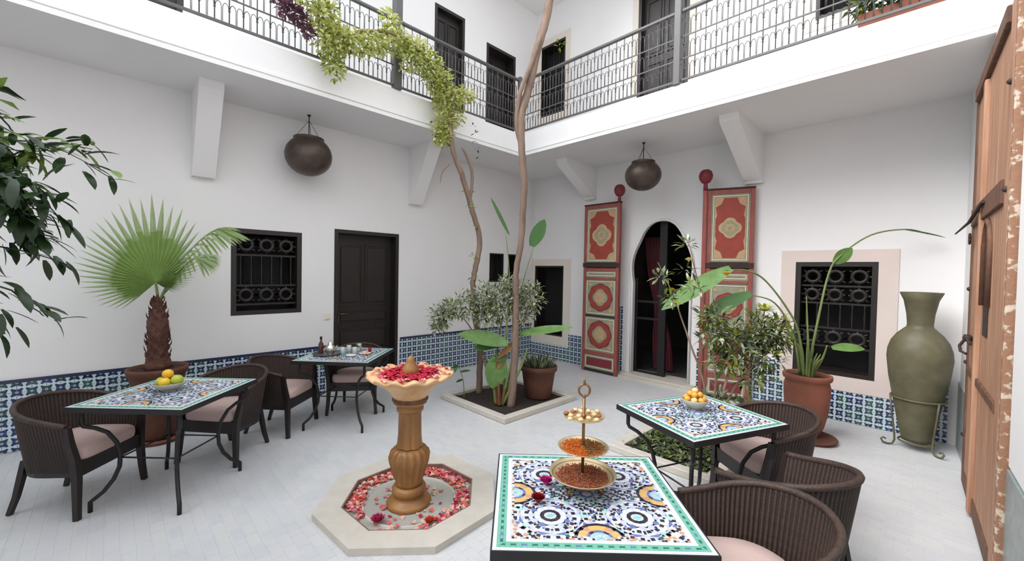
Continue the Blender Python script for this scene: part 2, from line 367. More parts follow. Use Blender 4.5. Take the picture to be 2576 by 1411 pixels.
# brackets under the gallery
def corbel(p, d, w=.22, reach=.55, drop=.92):
    mb = MB(); s = Vector((-d[1], d[0]))
    def P(u, v, z): return (p[0]+d[0]*u+s[0]*v, p[1]+d[1]*u+s[1]*v, z)
    vs = []
    for v in (-w/2, w/2): vs += [P(-.01, v, ZS), P(reach, v, ZS), P(reach-.02, v, ZS-.08), P(.09, v, ZS-drop+.03), P(.07, v, ZS-drop), P(-.01, v, ZS-drop)]
    mb.add(vs, [(5, 4, 3, 2, 1, 0), (6, 7, 8, 9, 10, 11), (0, 1, 7, 6), (1, 2, 8, 7), (2, 3, 9, 8), (3, 4, 10, 9), (4, 5, 11, 10)])
    return mb
for i, (p, d, r_, dr) in enumerate([((XW, .74), (1, 0), .57, .90), ((XW, 3.42), (1, 0), .57, .86), ((-1.66, YW), (0, -1), 1.1, .64), ((-4.28, YW), (0, -1), .9, .56)]):
    o = corbel(p, d, .21, r_, dr).build('plaster_bracket', M['plaster'])
    tag(o, ['white plaster bracket on left wall above the fan palm', 'white plaster bracket on left wall beside the vine trunk', 'white plaster bracket above the right painted door leaf', 'white plaster bracket above the left painted door leaf'][i], 'bracket', 'brackets under the gallery')

# ------------------------------------------------------------------ floor of small marble bricks
PL1 = (-4.48, -3.24, 3.12, 4.45); PL2 = (-2.10, -1.13, 3.42, 4.50)   # planter beds x0,x1,y0,y1
FC = Vector((-2.60, 1.55)); OR, IR = .665, .485; OA = R(26.5)
mb = MB(); mb.box((XW-T, -3.6, -.12), (1.1, YW+T, -.0016)); floor = struct('floor', mb, M['grout'])
bricks = []
BL, BW = .14, .07
ny = int((YW+3.0)/BW)
for j in range(ny):
    y0 = YW-(j+1)*BW
    off = (j % 2)*BL/2
    x = XW-off
    while x < xr(y0)-.01:
        cx, cy = x+BL/2, y0+BW/2
        skip = cx < XW+.01 or any(p[0]+.02 < cx < p[1]-.02 and p[2]+.02 < cy < p[3]-.02 for p in (PL1, PL2)) or (Vector((cx, cy))-FC).length < .5
        if not skip:
            v = Vector((cx, cy, -CAMZ)); dz = v.dot(F)
            if dz > .8:
                px = 1288+1026.74*v.dot(RR)/dz; py = 705-1026.74*v.dot(UU)/dz
                if -250 < px < 2826 and py < 1700: bricks.append((0 if (0 < px < 2576 and 0 < py < 1411) else 1, dz, cx, cy))
        x += BL
bricks.sort()
bm_ = MB(); g_ = .0004; e = .0008
def brick_geo(mb, cx, cy, dz=0.0):
    a, b_ = BL/2-g_, BW/2-g_
    vs = [(cx-a, cy-b_, -.002), (cx+a, cy-b_, -.002), (cx+a, cy+b_, -.002), (cx-a, cy+b_, -.002),
          (cx-a+e, cy-b_+e, dz), (cx+a-e, cy-b_+e, dz), (cx+a-e, cy+b_-e, dz), (cx-a+e, cy+b_-e, dz)]
    return mb.add(vs, [(4, 5, 6, 7), (0, 1, 5, 4), (1, 2, 6, 5), (2, 3, 7, 6), (3, 0, 4, 7)])
bp0 = brick_geo(MB(), 0, 0).build('brick', M['marble'], floor)
for k, (_, dz, cx, cy) in enumerate(bricks[:300]):
    o = bp0 if k == 0 else bp0.copy()
    if k: col.objects.link(o)
    o.location = (cx, cy, random.uniform(-.0005, 0))
mb = MB()
for _, dz, cx, cy in bricks[300:]: brick_geo(mb, cx, cy, random.uniform(-.0005, 0))
o = mb.build('marble_bricks', M['marble'], floor); o['kind'] = 'stuff'

# ------------------------------------------------------------------ glazed tile dado
TS = .088
def tile_mb(e=.0015, th=.012):
    """tile face in local xz plane (normal -y): pale cross with dark corners and pale dots"""
    h = TS/2-e; mb = MB()
    mb.add([(-h, -th, -h), (h, -th, -h), (h, -th, h), (-h, -th, h), (-h-e, 0, -h-e), (h+e, 0, -h-e), (h+e, 0, h+e), (-h-e, 0, h+e)],
           [(0, 1, 2, 3), (4, 5, 1, 0), (5, 6, 2, 1), (6, 7, 3, 2), (7, 4, 0, 3)], 0)
    t2 = -th-.0008
    a = h*.24; q = h*.66
    for sx in (-1, 1):
        for sz in (-1, 1):
            pts = [(h, h*.30), (h, h), (h*.30, h), (h*.20, h*.72), (a*.9, h*.36), (h*.36, a*.9), (h*.72, h*.20)]
            # keep convex-ish dark corner with flared cross ends
            pts = [(h, h*.40), (h, h), (h*.40, h), (h*.30, h*.66), (h*.13, h*.34), (h*.34, h*.13), (h*.66, h*.30)]
            vs = [(sx*x, t2, sz*z) for x, z in pts]
            f = tuple(range(len(vs))); mb.add(vs, [f if sx*sz < 0 else f[::-1]], 1)
            dpts = [(h, h*.76), (h, h), (h*.76, h)]
            vs = [(sx*x, t2-.0006, sz*z) for x, z in dpts]; f = (0, 1, 2); mb.add(vs, [f if sx*sz < 0 else f[::-1]], 0)
    return mb
def dado(parent, origin, direction, length, rows_fn, rot, nparts, seen):
    """tiles along a wall. direction unit xy, rot about z so that -y faces the room"""
    n = int(length/TS); lst = []
    for i in range(n):
        u = (i+.5)*TS
        for j in range(rows_fn(u)):
            p = Vector((origin[0]+direction[0]*u, origin[1]+direction[1]*u, (j+.5)*TS+.004))
            lst.append(((p-Vector((0, 0, CAMZ))).length if seen(u) else 99+u, p))
    lst.sort(key=lambda t: t[0])
    base = tile_mb().build('tile', [M['tilepale'], M['tiledark']], parent)
    base.rotation_euler = (0, 0, rot)
    for k, (_, p) in enumerate(lst[:nparts]):
        o = base if k == 0 else base.copy()
        if k: col.objects.link(o)
        o.location = p
    if len(lst) > nparts:
        mb = MB(); ca, sa = math.cos(rot), math.sin(rot)
        for _, p in lst[nparts:]:
            s0 = len(mb.v); t = tile_mb(); mb.add(t.v, [], 0)
            o_ = s0
            for f, mi in zip(t.f, t.m): mb.f.append([o_+i for i in f]); mb.m.append(mi); mb.s.append(False)
            mb.xf(lambda v: Vector((v.x*ca-v.y*sa+p.x, v.x*sa+v.y*ca+p.y, v.z+p.z)), s0)
        o = mb.build('tiles', [M['tilepale'], M['tiledark']], parent); o['kind'] = 'stuff'
# left wall: normal +x, so local -y -> +x : rot = +90deg
def rows_left(u):
    y = -3.5+u; return 0 if 2.16 < y < 3.19 else 7
dado(wall_left, (XW, -3.5), (0, 1), YW+3.5, rows_left, PI/2, 290, lambda u: -0.8 < -3.5+u < 5)
def rows_back(u):
    x = XW+u
    if -5.8 < x < -4.72: return 3
    if -4.72 < x < -3.98: return 6
    if -3.56 < x < -2.34: return 0
    if -3.98 < x < -3.56: return 13
    if -1.34 < x < -.20: return 4
    return 7
dado(wall_back, (XW, YW), (1, 0), 5.96, rows_back, 0, 290, lambda u: True)
mb = MB(); mb.box((XW, -3.5, 7*TS+.004), (XW+.016, 2.15, 7*TS+.034)); mb.box((XW, 3.2, 7*TS+.004), (XW+.016, YW, 7*TS+.034)); struct('border_tile_course', mb, M['tilecap'], wall_left)
mb = MB(); rbox(mb, 5.10, 6.19, 0, .66, -.014, 0.001); struct('marble_dado', mb, M['greydado'], wall_right)
# threshold at the arch
mb = MB(); mb.box((-3.62, 5.98, 0), (-2.28, YW, .035)); mb.box((-3.55, 6.06, .035), (-2.35, YW+.3, .06)); struct('trim_2', mb, M['curb'])

# ------------------------------------------------------------------ pinkish window surrounds
def surround(name, x0, x1, z0, z1, m, mt):
    mb = MB(); y = YW-.012
    a, b_, c, d = m
    mb.box((x0-a, y, z1), (x1+b_, YW+.001, z1+d)); mb.box((x0-a, y, z0-c), (x1+b_, YW+.001, z0)); mb.box((x0-a, y, z0), (x0, YW+.001, z1)); mb.box((x1, y, z0), (x1+b_, YW+.001, z1))
    return struct(name, mb, mt, wall_back)
surround('window_surround', -1.165, -.382, .53, 1.89, (.155, .17, .17, .145), M['pink'])
surround('window_surround', -5.62, -4.88, .46, 1.83, (.07, .17, .17, .13), M['cream'])

# ------------------------------------------------------------------ windows and doors
def place(o, wall, u, z=0):
    """things modelled in local: x along wall (right when facing the wall), y into the wall, z up"""
    if wall == 'L': o.location = (XW, u, z); o.rotation_euler = (0, 0, PI/2)
    else: o.location = (u, YW, z); o.rotation_euler = (0, 0, 0)
def grille_window(n, wall, u0, wd, z0, ht, label, rows):
    t = thing('window_%d' % n, label, 'window'); t['kind'] = 'structure'; place(t, wall, u0, z0)
    f = .055; y0, y1 = .07, .12
    mb = MB(); mb.box((0, -.002, 0), (f, .34, ht)); mb.box((wd-f, -.002, 0), (wd, .34, ht)); mb.box((f, -.002, ht-f), (wd-f, .34, ht)); mb.box((f, -.002, 0), (wd-f, .34, f*.9))
    mb.build('window_frame', M['darkwood'], t)
    mb = MB(); mb.box((0, .35, 0), (wd, .38, ht)); mb.build('dark_room_sheet', M['dark'], t)  # near-black sheet stands in for the unlit room behind the lattice
    mb = MB(); mb.box((f, .30, f), (wd-f, .305, ht-f)); mb.build('pane', M['glass'], t)
    zz = ht-f
    iw = wd-2*f
    for kind, h in rows:
        h *= (ht-2*f)
        za, zb = zz-h, zz
        mb = MB(); mb.box((f, .055, za-.008), (wd-f, .085, za+.014)); mb.build('rail', M['darkwood'], t)
        if kind == 'bars':
            for i in range(6):
                x = f+iw*(i+.5)/6+iw/12*0
                mb = MB(); mb.lathe([(.007, 0), (.013, .02), (.007, .05), (.011, h/2), (.007, h-.05), (.013, h-.02), (.007, h)], 8, (x, .07, za)); mb.build('bar', M['darkwood'], t)
        elif kind == 'ring':
            k = 3; c = h*.5
            for i in range(k):
                cx = f+iw*(i+.5)/k; r = min(h*.30, iw/k*.31)
                mb = MB(); mb.tube([(cx+r*math.cos(2*PI*q/12), .07, za+c+r*math.sin(2*PI*q/12)) for q in range(13)], .024, 6, cap=False)
                for q in range(8):
                    a = PI/4*q; mb.tube([(cx+r*math.cos(a), .07, za+c+r*math.sin(a)), (cx+r*2.0*math.cos(a), .07, za+c+1.5*r*math.sin(a))], .015, 4)
                mb.build('fretwork', M['darkwood'], t)
        zz = za
    return t
grille_window(1, 'L', 1.005, .77, 1.12, 1.03, 'square dark wooden lattice window in the left wall, right of the fan palm', [('ring', .28), ('bars', .40), ('ring', .25)])
grille_window(2, 'B', -1.165, .783, .53, 1.36, 'dark latticed window with pinkish surround behind the tall green vase', [('ring', .19), ('ring', .17), ('bars', .24), ('ring', .18)])
# plain dark window beside the left painted leaf
t = thing('window_3', 'plain dark window with cream surround left of the red painted door leaf', 'window'); t['kind'] = 'structure'; place(t, 'B', -5.62, .46)
mb = MB(); mb.box((0, -.002, 0), (.03, .30, 1.37)); mb.box((.71, -.002, 0), (.74, .30, 1.37)); mb.box((.03, -.002, 1.34), (.71, .30, 1.37)); mb.box((.03, -.002, 0), (.71, .30, .03)); mb.build('window_frame', M['darkwood'], t)  # frame carried deep as added dark lining, blacking out the white reveals
mb = MB(); mb.box((.03, .06, .03), (.71, .065, 1.34)); mb.build('pane', M['glass'], t)
mb = MB(); mb.box((0, .30, 0), (.74, .33, 1.37)); mb.build('dark_room_sheet', M['dark'], t)  # dark sheet painted as the unlit room behind the pane
for i, (a, wd) in enumerate([(5.02, .36), (5.50, .24)]):
    t = thing('window_%d' % (4+i), ['narrow dark slit window left of the straight tree trunk', 'narrow dark slit window behind the straight tree trunk, near the corner'][i], 'window'); t['kind'] = 'structure'; place(t, 'L', a, 1.50)
    mb = MB(); mb.box((0, -.002, 0), (.02, .25, .54)); mb.box((wd-.02, -.002, 0), (wd, .25, .54)); mb.box((.02, -.002, .52), (wd-.02, .25, .54)); mb.box((.02, -.002, 0), (wd-.02, .25, .02)); mb.build('window_frame', M['darkwood'], t)  # frame deepened into a dark lining so the slit's bright reveals go black
    mb = MB(); mb.box((.02, .05, .02), (wd-.02, .055, .52)); mb.build('pane', M['glass'], t)
    mb = MB(); mb.box((0, .25, 0), (wd, .28, .54)); mb.build('dark_room_sheet', M['dark'], t)  # dark sheet painted as the unlit space behind the slit
# ground floor panelled door
def door(n, wall, u0, wd, z0, ht, label, panels, rec=.16, handle=True, lattice=False):
    t = thing('door_%d' % n, label, 'door'); t['kind'] = 'structure'; place(t, wall, u0, z0)
    f = .05
    mb = MB(); mb.box((0, -.005, 0), (f, .30, ht)); mb.box((wd-f, -.005, 0), (wd, .30, ht)); mb.box((f, -.005, ht-f), (wd-f, .30, ht)); mb.build('door_frame', M['darkwood'], t)
    mb = MB(); mb.box((f, rec, .01), (wd-f, rec+.05, ht-f)); leaf = mb.build('door_leaf', M['darkwood'], t)
    for x0, x1, a, b_ in panels:
        mb = MB(); X0 = f+x0*(wd-2*f); X1 = f+x1*(wd-2*f); Z0 = a*ht; Z1 = b_*ht
        mb.box((X0, rec-.014, Z0), (X0+.02, rec+.002, Z1)); mb.box((X1-.02, rec-.014, Z0), (X1, rec+.002, Z1)); mb.box((X0+.02, rec-.014, Z1-.02), (X1-.02, rec+.002, Z1)); mb.box((X0+.02, rec-.014, Z0), (X1-.02, rec+.002, Z0+.02))
        mb.bbox((X0+.045, rec-.012, Z0+.045), (X1-.045, rec+.004, Z1-.045), .006)
        mb.build('panel', M['darkwood'], leaf)
    if handle:
        mb = MB(); mb.bbox((f+.05, rec-.012, ht*.41), (f+.085, rec, ht*.49), .004); mb.tube([(f+.067, rec-.01, ht*.47), (f+.067, rec-.05, ht*.47), (f+.18, rec-.055, ht*.472)], .009, 8)
        mb.build('handle', M['brass'], leaf)
    mb = MB(); mb.box((0, .32, 0), (wd, .35, ht)); mb.build('backing_board', M['dark'], t)
    return t
door(1, 'L', 2.19, .97, 0, 2.24, 'tall dark panelled wooden door in the left wall behind the laid tea table', [(.06, .48, .52, .92), (.52, .94, .52, .92), (.06, .94, .40, .49), (.06, .94, .22, .37), (.06, .94, .05, .19)])
door(2, 'L', 3.75, .61, ZF, 2.08, 'dark upstairs door on the left gallery, farther from the corner', [(.08, .46, .3, .92), (.54, .92, .3, .92)], .10, False)
door(3, 'L', 4.86, .74, ZF, 1.89, 'deeply recessed dark upstairs door on the left gallery, nearest the corner', [(.08, .46, .3, .92), (.54, .92, .3, .92)], .22, False)
door(4, 'L', -.10, .66, ZF, 2.05, 'dark upstairs doorway at the top left edge of the view', [(.08, .92, .3, .92)], .10, False)
door(5, 'B', -3.44, .84, ZF, 2.35, 'tall black upstairs door behind the pale railing post', [(.08, .46, .1, .5), (.54, .92, .1, .5), (.08, .46, .55, .93), (.54, .92, .55, .93)], .10, False)
for i, (x0, wd, z0, ht, lb) in enumerate([(-5.62, .67, 4.80, 1.40, 'dark upstairs window right behind the forked tree trunk'), (-1.05, 1.0, 4.86, 1.34, 'upstairs window at the top right behind the railing')]):
    t = thing('window_%d' % (6+i), lb, 'window'); t['kind'] = 'structure'; place(t, 'B', x0, z0)
    mb = MB(); mb.box((0, -.002, 0), (.04, .25, ht)); mb.box((wd-.04, -.002, 0), (wd, .25, ht)); mb.box((.04, -.002, 0), (wd-.04, .25, .04)); mb.box((.04, -.002, ht-.04), (wd-.04, .25, ht)); mb.build('window_frame', M['darkwood'], t)  # deep frame doubles as added dark lining over the bright reveals
    for q in range(3):
        mb = MB(); x = .04+(wd-.08)*(q+1)/4; mb.tube([(x, .05, .03), (x, .05, ht-.03)], .007, 6); mb.build('bar', M['iron'], t)
    mb = MB(); mb.box((0, .25, 0), (wd, .28, ht)); mb.build('dark_room_sheet', M['dark'], t)  # near-black sheet for the unlit upstairs room
# cream plaster bands around upstairs openings on the back wall
mb = MB()
for x0, x1, z0, z1 in ((-5.56, -4.95, 4.8, 6.2), (-1.05, -.05, 4.86, 6.2)):
    mb.box((x0-.12, YW-.01, z0-.12), (x0, YW+.001, z1+.12)); mb.box((x1, YW-.01, z0-.12), (x1+.12, YW+.001, z1+.12)); mb.box((x0, YW-.01, z1), (x1, YW+.001, z1+.12)); mb.box((x0, YW-.01, z0-.12), (x1, YW+.001, z0))
mb.box((-3.54, YW-.01, ZF), (-3.44, YW+.001, 6.4)); mb.box((-2.6, YW-.01, ZF), (-2.5, YW+.001, 6.4))
struct('window_surround', mb, M['cream'], wall_back)

# room behind the arch
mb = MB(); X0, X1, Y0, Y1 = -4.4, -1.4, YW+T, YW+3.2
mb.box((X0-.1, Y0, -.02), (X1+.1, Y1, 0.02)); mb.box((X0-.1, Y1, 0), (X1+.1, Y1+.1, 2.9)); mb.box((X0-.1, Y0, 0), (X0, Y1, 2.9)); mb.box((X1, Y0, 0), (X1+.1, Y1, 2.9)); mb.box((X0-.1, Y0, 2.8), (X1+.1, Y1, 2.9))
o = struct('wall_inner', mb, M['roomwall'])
t = thing('glass_door', 'black framed glass door closed in the left half of the pointed arch', 'door', (ARC[0]+.03, YW+.11, .03))
mb = MB()
for a, b_ in (((0, 0, 0), (.05, .04, 1.6)), ((.42, -.01, 0), (.54, .05, 2.55)), ((.05, 0, 0), (.42, .04, .06)), ((.05, 0, 1.20), (.42, .04, 1.235)), ((.05, 0, .92), (.42, .04, .955))): mb.box(a, b_)
mb.build('door_frame', M['iron'], t)
mb = MB(); mb.box((.05, .015, .06), (.42, .022, 2.2)); mb.build('pane', M['glass'], t)
mb = MB(); n = 26
vs = []
for i in range(n+1):
    x = i/n; fy = .035*math.sin(i*1.5)
    pinch = .16*x
    vs += [(.02+pinch*.4, fy, 0.03)] if False else []
cur = MB(); rows = 8
for r_ in range(rows+1):
    z = 2.3*r_/rows+.03; wdt = .34-.20*math.exp(-((z-1.1)/.35)**2); xo = .12+.22*(1-z/2.3)
    for i in range(n+1): cur.v.append((xo+wdt*(i/n-.5), .04*math.sin(i*1.5+.2*r_), z))
for r_ in range(rows):
    for i in range(n): a = r_*(n+1)+i; cur.f.append([a, a+1, a+n+2, a+n+1]); cur.m.append(0); cur.s.append(True)
o = cur.build('red_curtain', M['curtain'], None, (-3.50, YW+.62, .02)); tag(o, 'dark red curtain gathered behind the glass door in the arch', 'curtain')

# ------------------------------------------------------------------ gallery railing
def railing(p0, p1, label, posts, mpost):
    p0 = Vector((p0[0], p0[1], 0)); p1 = Vector((p1[0], p1[1], 0)); Lg = (p1-p0).length; ang = math.atan2((p1-p0).y, (p1-p0).x)
    t = thing('gallery_railing', label, 'railing', (p0.x, p0.y, ZF), ang, 'gallery railings')
    H = .86
    mb = MB(); mb.bbox((0, -.022, H-.02), (Lg, .022, H+.02), .008); mb.build('handrail', M['greyiron'], t)
    mb = MB(); mb.box((0, -.012, .04), (Lg, .012, .062)); mb.build('bottom_rail', M['greyiron'], t)
    for z in (.30, .56):
        mb = MB(); mb.box((0, -.006, z-.006), (Lg, .006, z+.006)); mb.build('middle_rail', M['greyiron'], t)
    n = int(Lg/.115); base = MB().tube([(0, 0, .05), (0, 0, H-.02)], .0055, 5).build('baluster', M['greyiron'], t)
    sc_ = MB()
    for za, zb in ((.06, .30), (.30, .56), (.56, .84)):
        h = zb-za
        for sx in (-1, 1):
            pts = []
            for q in range(9):
                a = PI*q/8; pts.append((sx*(.029+.024*math.cos(a)), 0, za+h*.55+.05*math.sin(a)))
            sc_.tube([(sx*.053, 0, za+.01)]+pts[:1]+pts, .0036, 4)
        sc_.ball((0, 0, za+h*.5), .011, 6)
    scr0 = sc_.build('scroll', M['greyiron'], t)
    for i in range(n):
        x = (i+.5)*Lg/n
        b1 = base if i == 0 else base.copy(); s1 = scr0 if i == 0 else scr0.copy()
        for o in (b1, s1):
            if i: col.objects.link(o)
            o.location = (x, 0, 0)
    for u, hh, ww in posts:
        mb = MB(); mb.bbox((u-ww/2, -ww/2, 0), (u+ww/2, ww/2, hh), .008); mb.build('post', mpost, t)
    return t
railing((GX+.02-.04, -3.4), (GX-.02, GY), 'dark wrought iron railing along the left gallery above the laid tables', [(3.4+2.57, 6.9-ZF, .10), (3.4+4.77, .92, .06), (.8, 2.2, .05)], M['greyiron'])
railing((GX+.06, GY+.02), (xr(GY)-.02, GY+.02), 'wrought iron railing along the back gallery above the painted doors', [(-2.15-GX-.06, 6.9-ZF, .085)], M['greyiron'])

# ------------------------------------------------------------------ mosaic table
PLACED = []
def tess(mb, poly, col_, z0=.0006, z1=.0018):
    PLACED.append((sum(p[0] for p in poly)/len(poly), sum(p[1] for p in poly)/len(poly), max(math.dist(poly[0], p) for p in poly[1:])/2))
    mi = MZN.index(col_); cx = sum(p[0] for p in poly)/len(poly); cy = sum(p[1] for p in poly)/len(poly)
    q = [(cx+(x-cx)*.90, cy+(y-cy)*.90) for x, y in poly]; n = len(q)
    vs = [(x, y, z1) for x, y in q]+[(x, y, z0) for x, y in poly]
    mb.add(vs, [tuple(range(n))]+[(i+n, (i+1) % n+n, (i+1) % n, i) for i in range(n)], mi)
def inside(p, h): return abs(p[0]) < h and abs(p[1]) < h
def rosette(mb, cx, cy, Rr_, pal, h):
    """rings of pieces; pal: list of (r0,r1,n,shape,colors)"""
    for r0, r1, n, shape, cols_ in pal:
        r0 *= Rr_; r1 *= Rr_
        for i in range(n):
            a0 = 2*PI*i/n; a1 = 2*PI*(i+1)/n; am = (a0+a1)/2; rm = (r0+r1)/2
            P_ = lambda r, a: (cx+r*math.cos(a), cy+r*math.sin(a))
            if shape == 'petal': poly = [P_(r0, am), P_(rm, a1-.1*(a1-a0)), P_(r1, am), P_(rm, a0+.1*(a1-a0))]
            elif shape == 'kite': poly = [P_(r0, a0), P_(rm*.98, am+.22*(a1-a0)), P_(r1, a0), P_(rm*.98, am-1.22*(a1-a0))]
            elif shape == 'sq':
                s = (r1-r0)/2; c, s_ = math.cos(am), math.sin(am)
                poly = [(cx+c*(rm+u)-s_*v, cy+s_*(rm+u)+c*v) for u, v in ((-s, -s), (s, -s), (s, s), (-s, s))]
            else: poly = [P_(r0, a0), P_(r1, a0), P_(r1, a1), P_(r0, a1)]
            if all(inside(p, h) for p in poly): tess(mb, poly[::1] if True else poly, cols_[i % len(cols_)])
WR = [(0, .17, 8, 'petal', ['cyan', 'pgreen']), (.18, .30, 12, 'ring', ['navy', 'brown', 'navy']), (.31, .56, 12, 'petal', ['white']), (.42, .62, 12, 'kite', ['lav', 'lav', 'blue']),
      (.62, .74, 16, 'sq', ['navy', 'navy', 'brown', 'navy']), (.755, .90, 20, 'petal', ['white', 'lav']), (.84, .95, 20, 'kite', ['lav', 'blue', 'pgreen']), (.95, 1.06, 24, 'sq', ['navy', 'dgreen', 'brown', 'navy', 'blue'])]
YR = [(0, .20, 8, 'petal', ['cyan']), (.21, .32, 12, 'ring', ['lav', 'cyan']), (.33, .43, 14, 'ring', ['blue', 'blue', 'brown']), (.44, .68, 14, 'ring', ['yellow', 'yellow', 'tan']), (.69, .80, 18, 'ring', ['navy', 'brown', 'navy']), (.82, .96, 18, 'petal', ['white', 'lav']), (.96, 1.06, 22, 'sq', ['brown', 'navy', 'tan'])]
BR_ = [(0, .2, 8, 'petal', ['white']), (.21, .34, 12, 'ring', ['blue']), (.35, .52, 12, 'petal', ['cyan', 'blue']), (.52, .64, 16, 'sq', ['navy', 'dgreen']), (.65, .82, 16, 'petal', ['pgreen', 'cyan']), (.84, .98, 20, 'sq', ['dgreen', 'navy', 'blue'])]
CR = [(0, .26, 8, 'petal', ['tan']), (.28, .46, 12, 'sq', ['brown', 'navy']), (.48, .72, 14, 'petal', ['tan', 'tan', 'white']), (.75, .92, 16, 'sq', ['brown', 'tan'])]
def mosaic_mesh(sx, sy):
    mb = MB(); H = .5; bo = .036; gb = .036; wi = .02     # unit-ish table 1 x 1 scaled afterwards
    h1 = H-.016; h2 = h1-.052; h3 = h2-.020
    # green band with little dark marks
    n = 40
    for sgn in (0, 1, 2, 3):
        c, s_ = math.cos(sgn*PI/2), math.sin(sgn*PI/2)
        for i in range(n):
            a0 = -h1+2*h1*i/n; a1 = a0+2*h1/n
            for r0, r1, cc in ((h1, h1-.010, 'white'), (h1-.010, h1-.026, 'green'), (h1-.026, h1-.038, ('dgreen' if i % 2 else 'green')), (h1-.038, h2, 'green'), (h2, h3, 'white')):
                lo = max(a0, -r0); hi = min(a1, r0)
                if hi <= lo: continue
                lo2 = max(lo, -r1); hi2 = min(hi, r1)
                if hi2 <= lo2+1e-5: hi2 = max(hi2, lo2+1e-4)
                poly = [(lo, -r0), (hi, -r0), (hi2, -r1), (lo2, -r1)]
                if cc == 'dgreen' and (i*7) % 5 == 0: cc = 'blue'
                tess(mb, [(x*c-y*s_, x*s_+y*c) for x, y in poly], cc)
    h = h3-.004; q = h*.5
    fld = h
    for sx_ in (-1, 1):
        for sy_ in (-1, 1):
            rosette(mb, sx_*fld*.53, sy_*fld*.53, fld*.43, WR, fld)
            rosette(mb, sx_*fld, sy_*fld, fld*.30, CR, fld)
    for dx, dy in ((1, 0), (-1, 0), (0, 1), (0, -1)): rosette(mb, dx*fld*.97, dy*fld*.97, fld*.37, YR, fld)
    rosette(mb, 0, 0, fld*.30, BR_, fld)
    # small filler pieces wherever nothing is laid yet
    rnd = random.Random(3); N = 62; cs = 2*fld/N; grid = {}
    for a, b_, r_ in PLACED: grid.setdefault((round(a/.03), round(b_/.03)), []).append((a, b_, r_))
    for i in range(N):
        for j in range(N):
            x = -fld+(i+.5)*cs; y = -fld+(j+.5)*cs; kx, ky = round(x/.03), round(y/.03)
            if any(math.hypot(x-a, y-b_) < r_*.8+cs*.42 for u in (-1, 0, 1) for v in (-1, 0, 1) for a, b_, r_ in grid.get((kx+u, ky+v), ())): continue
            s = cs*.46; q_ = (i*3+j*5+rnd.randint(0, 1)) % 8; edge = max(abs(x), abs(y)) > fld*.9
            cc = ['navy', 'tan', 'white', 'brown', 'tan', 'brown', 'white', 'lav'][q_] if edge else ['navy', 'white', 'lav', 'navy', 'blue', 'dgreen', 'white', 'brown'][q_]
            poly = [(x-s, y-s), (x+s, y-s), (x+s, y+s), (x-s, y+s)]; tess(mb, poly, cc)
            a, b_, r_ = PLACED[-1]; grid.setdefault((round(a/.03), round(b_/.03)), [])
    PLACED.clear()
    for k in range(len(mb.v)):
        v = mb.v[k]; mb.v[k] = (v[0]*sx, v[1]*sy, v[2])
    return mb
TH = .75
def table(loc, rz, sx, sy, label):
    t = thing('mosaic_table', label, 'table', (loc[0], loc[1], 0), rz, 'mosaic topped iron tables')
    mb = MB(); mb.box((-sx/2+.004, -sy/2+.004, TH-.022), (sx/2-.004, sy/2-.004, TH-.0012)); mb.build('tabletop', M['tabgrout'], t)
    mo = mosaic_mesh(sx, sy).build('mosaic', MZM, t); mo.location = (0, 0, TH-.0016); mo['kind'] = 'stuff'
    mb = MB(); a, b_ = sx/2, sy/2; w_ = .012; z0 = TH-.036; z1 = TH-.001
    mb.box((-a, -b_, z0), (a, -b_+w_*.5, z1)); mb.box((-a, b_-w_*.5, z0), (a, b_, z1)); mb.box((-a, -b_+w_*.5, z0), (-a+w_*.5, b_-w_*.5, z1)); mb.box((a-w_*.5, -b_+w_*.5, z0), (a, b_-w_*.5, z1))
    mb.build('edge_band', M['iron'], t)
    k = 1.0/math.sqrt(2)
    for cx, cy in ((-1, -1), (1, -1), (1, 1), (-1, 1)):
        prof = [(.085, TH-.03), (.085, .62), (.095, .60), (.15, .575), (.21, .53), (.255, .45), (.275, .36), (.27, .27), (.24, .19), (.19, .12), (.145, .085), (.125, .07), (.125, 0)]
        pts = [(cx*(sx/2-d*k*1.0), cy*(sy/2-d*k*1.0), z) for d, z in prof]
        mb = MB(); mb.tube(pts, .0135, 8); mb.build('leg', M['iron'], t)
    q = .275*k
    for (ax, ay), (bx, by) in (((-1, -1), (1, -1)), ((1, -1), (1, 1)), ((1, 1), (-1, 1)), ((-1, 1), (-1, -1))):
        mb = MB(); mb.tube([(ax*(sx/2-q), ay*(sy/2-q), .335), (bx*(sx/2-q), by*(sy/2-q), .335)], .006, 6); mb.build('stretcher', M['iron'], t)
    return t
TL = [((-3.965, .335), R(45), .79, .79, 'square mosaic table with black iron legs holding the bowl of lemons'),
      ((-4.50, 1.875), R(43), .80, .80, 'mosaic table laid with tray, teapot and glasses before the dark door'),
      ((-1.075, 2.875), R(-22), .71, .82, 'mosaic table holding the bowl of orange fruit beside the terracotta urn'),
      ((-1.0, 1.46), R(-45), .745, .785, 'foreground mosaic table carrying the three-tier brass stand')]
for a in TL: table(*a)

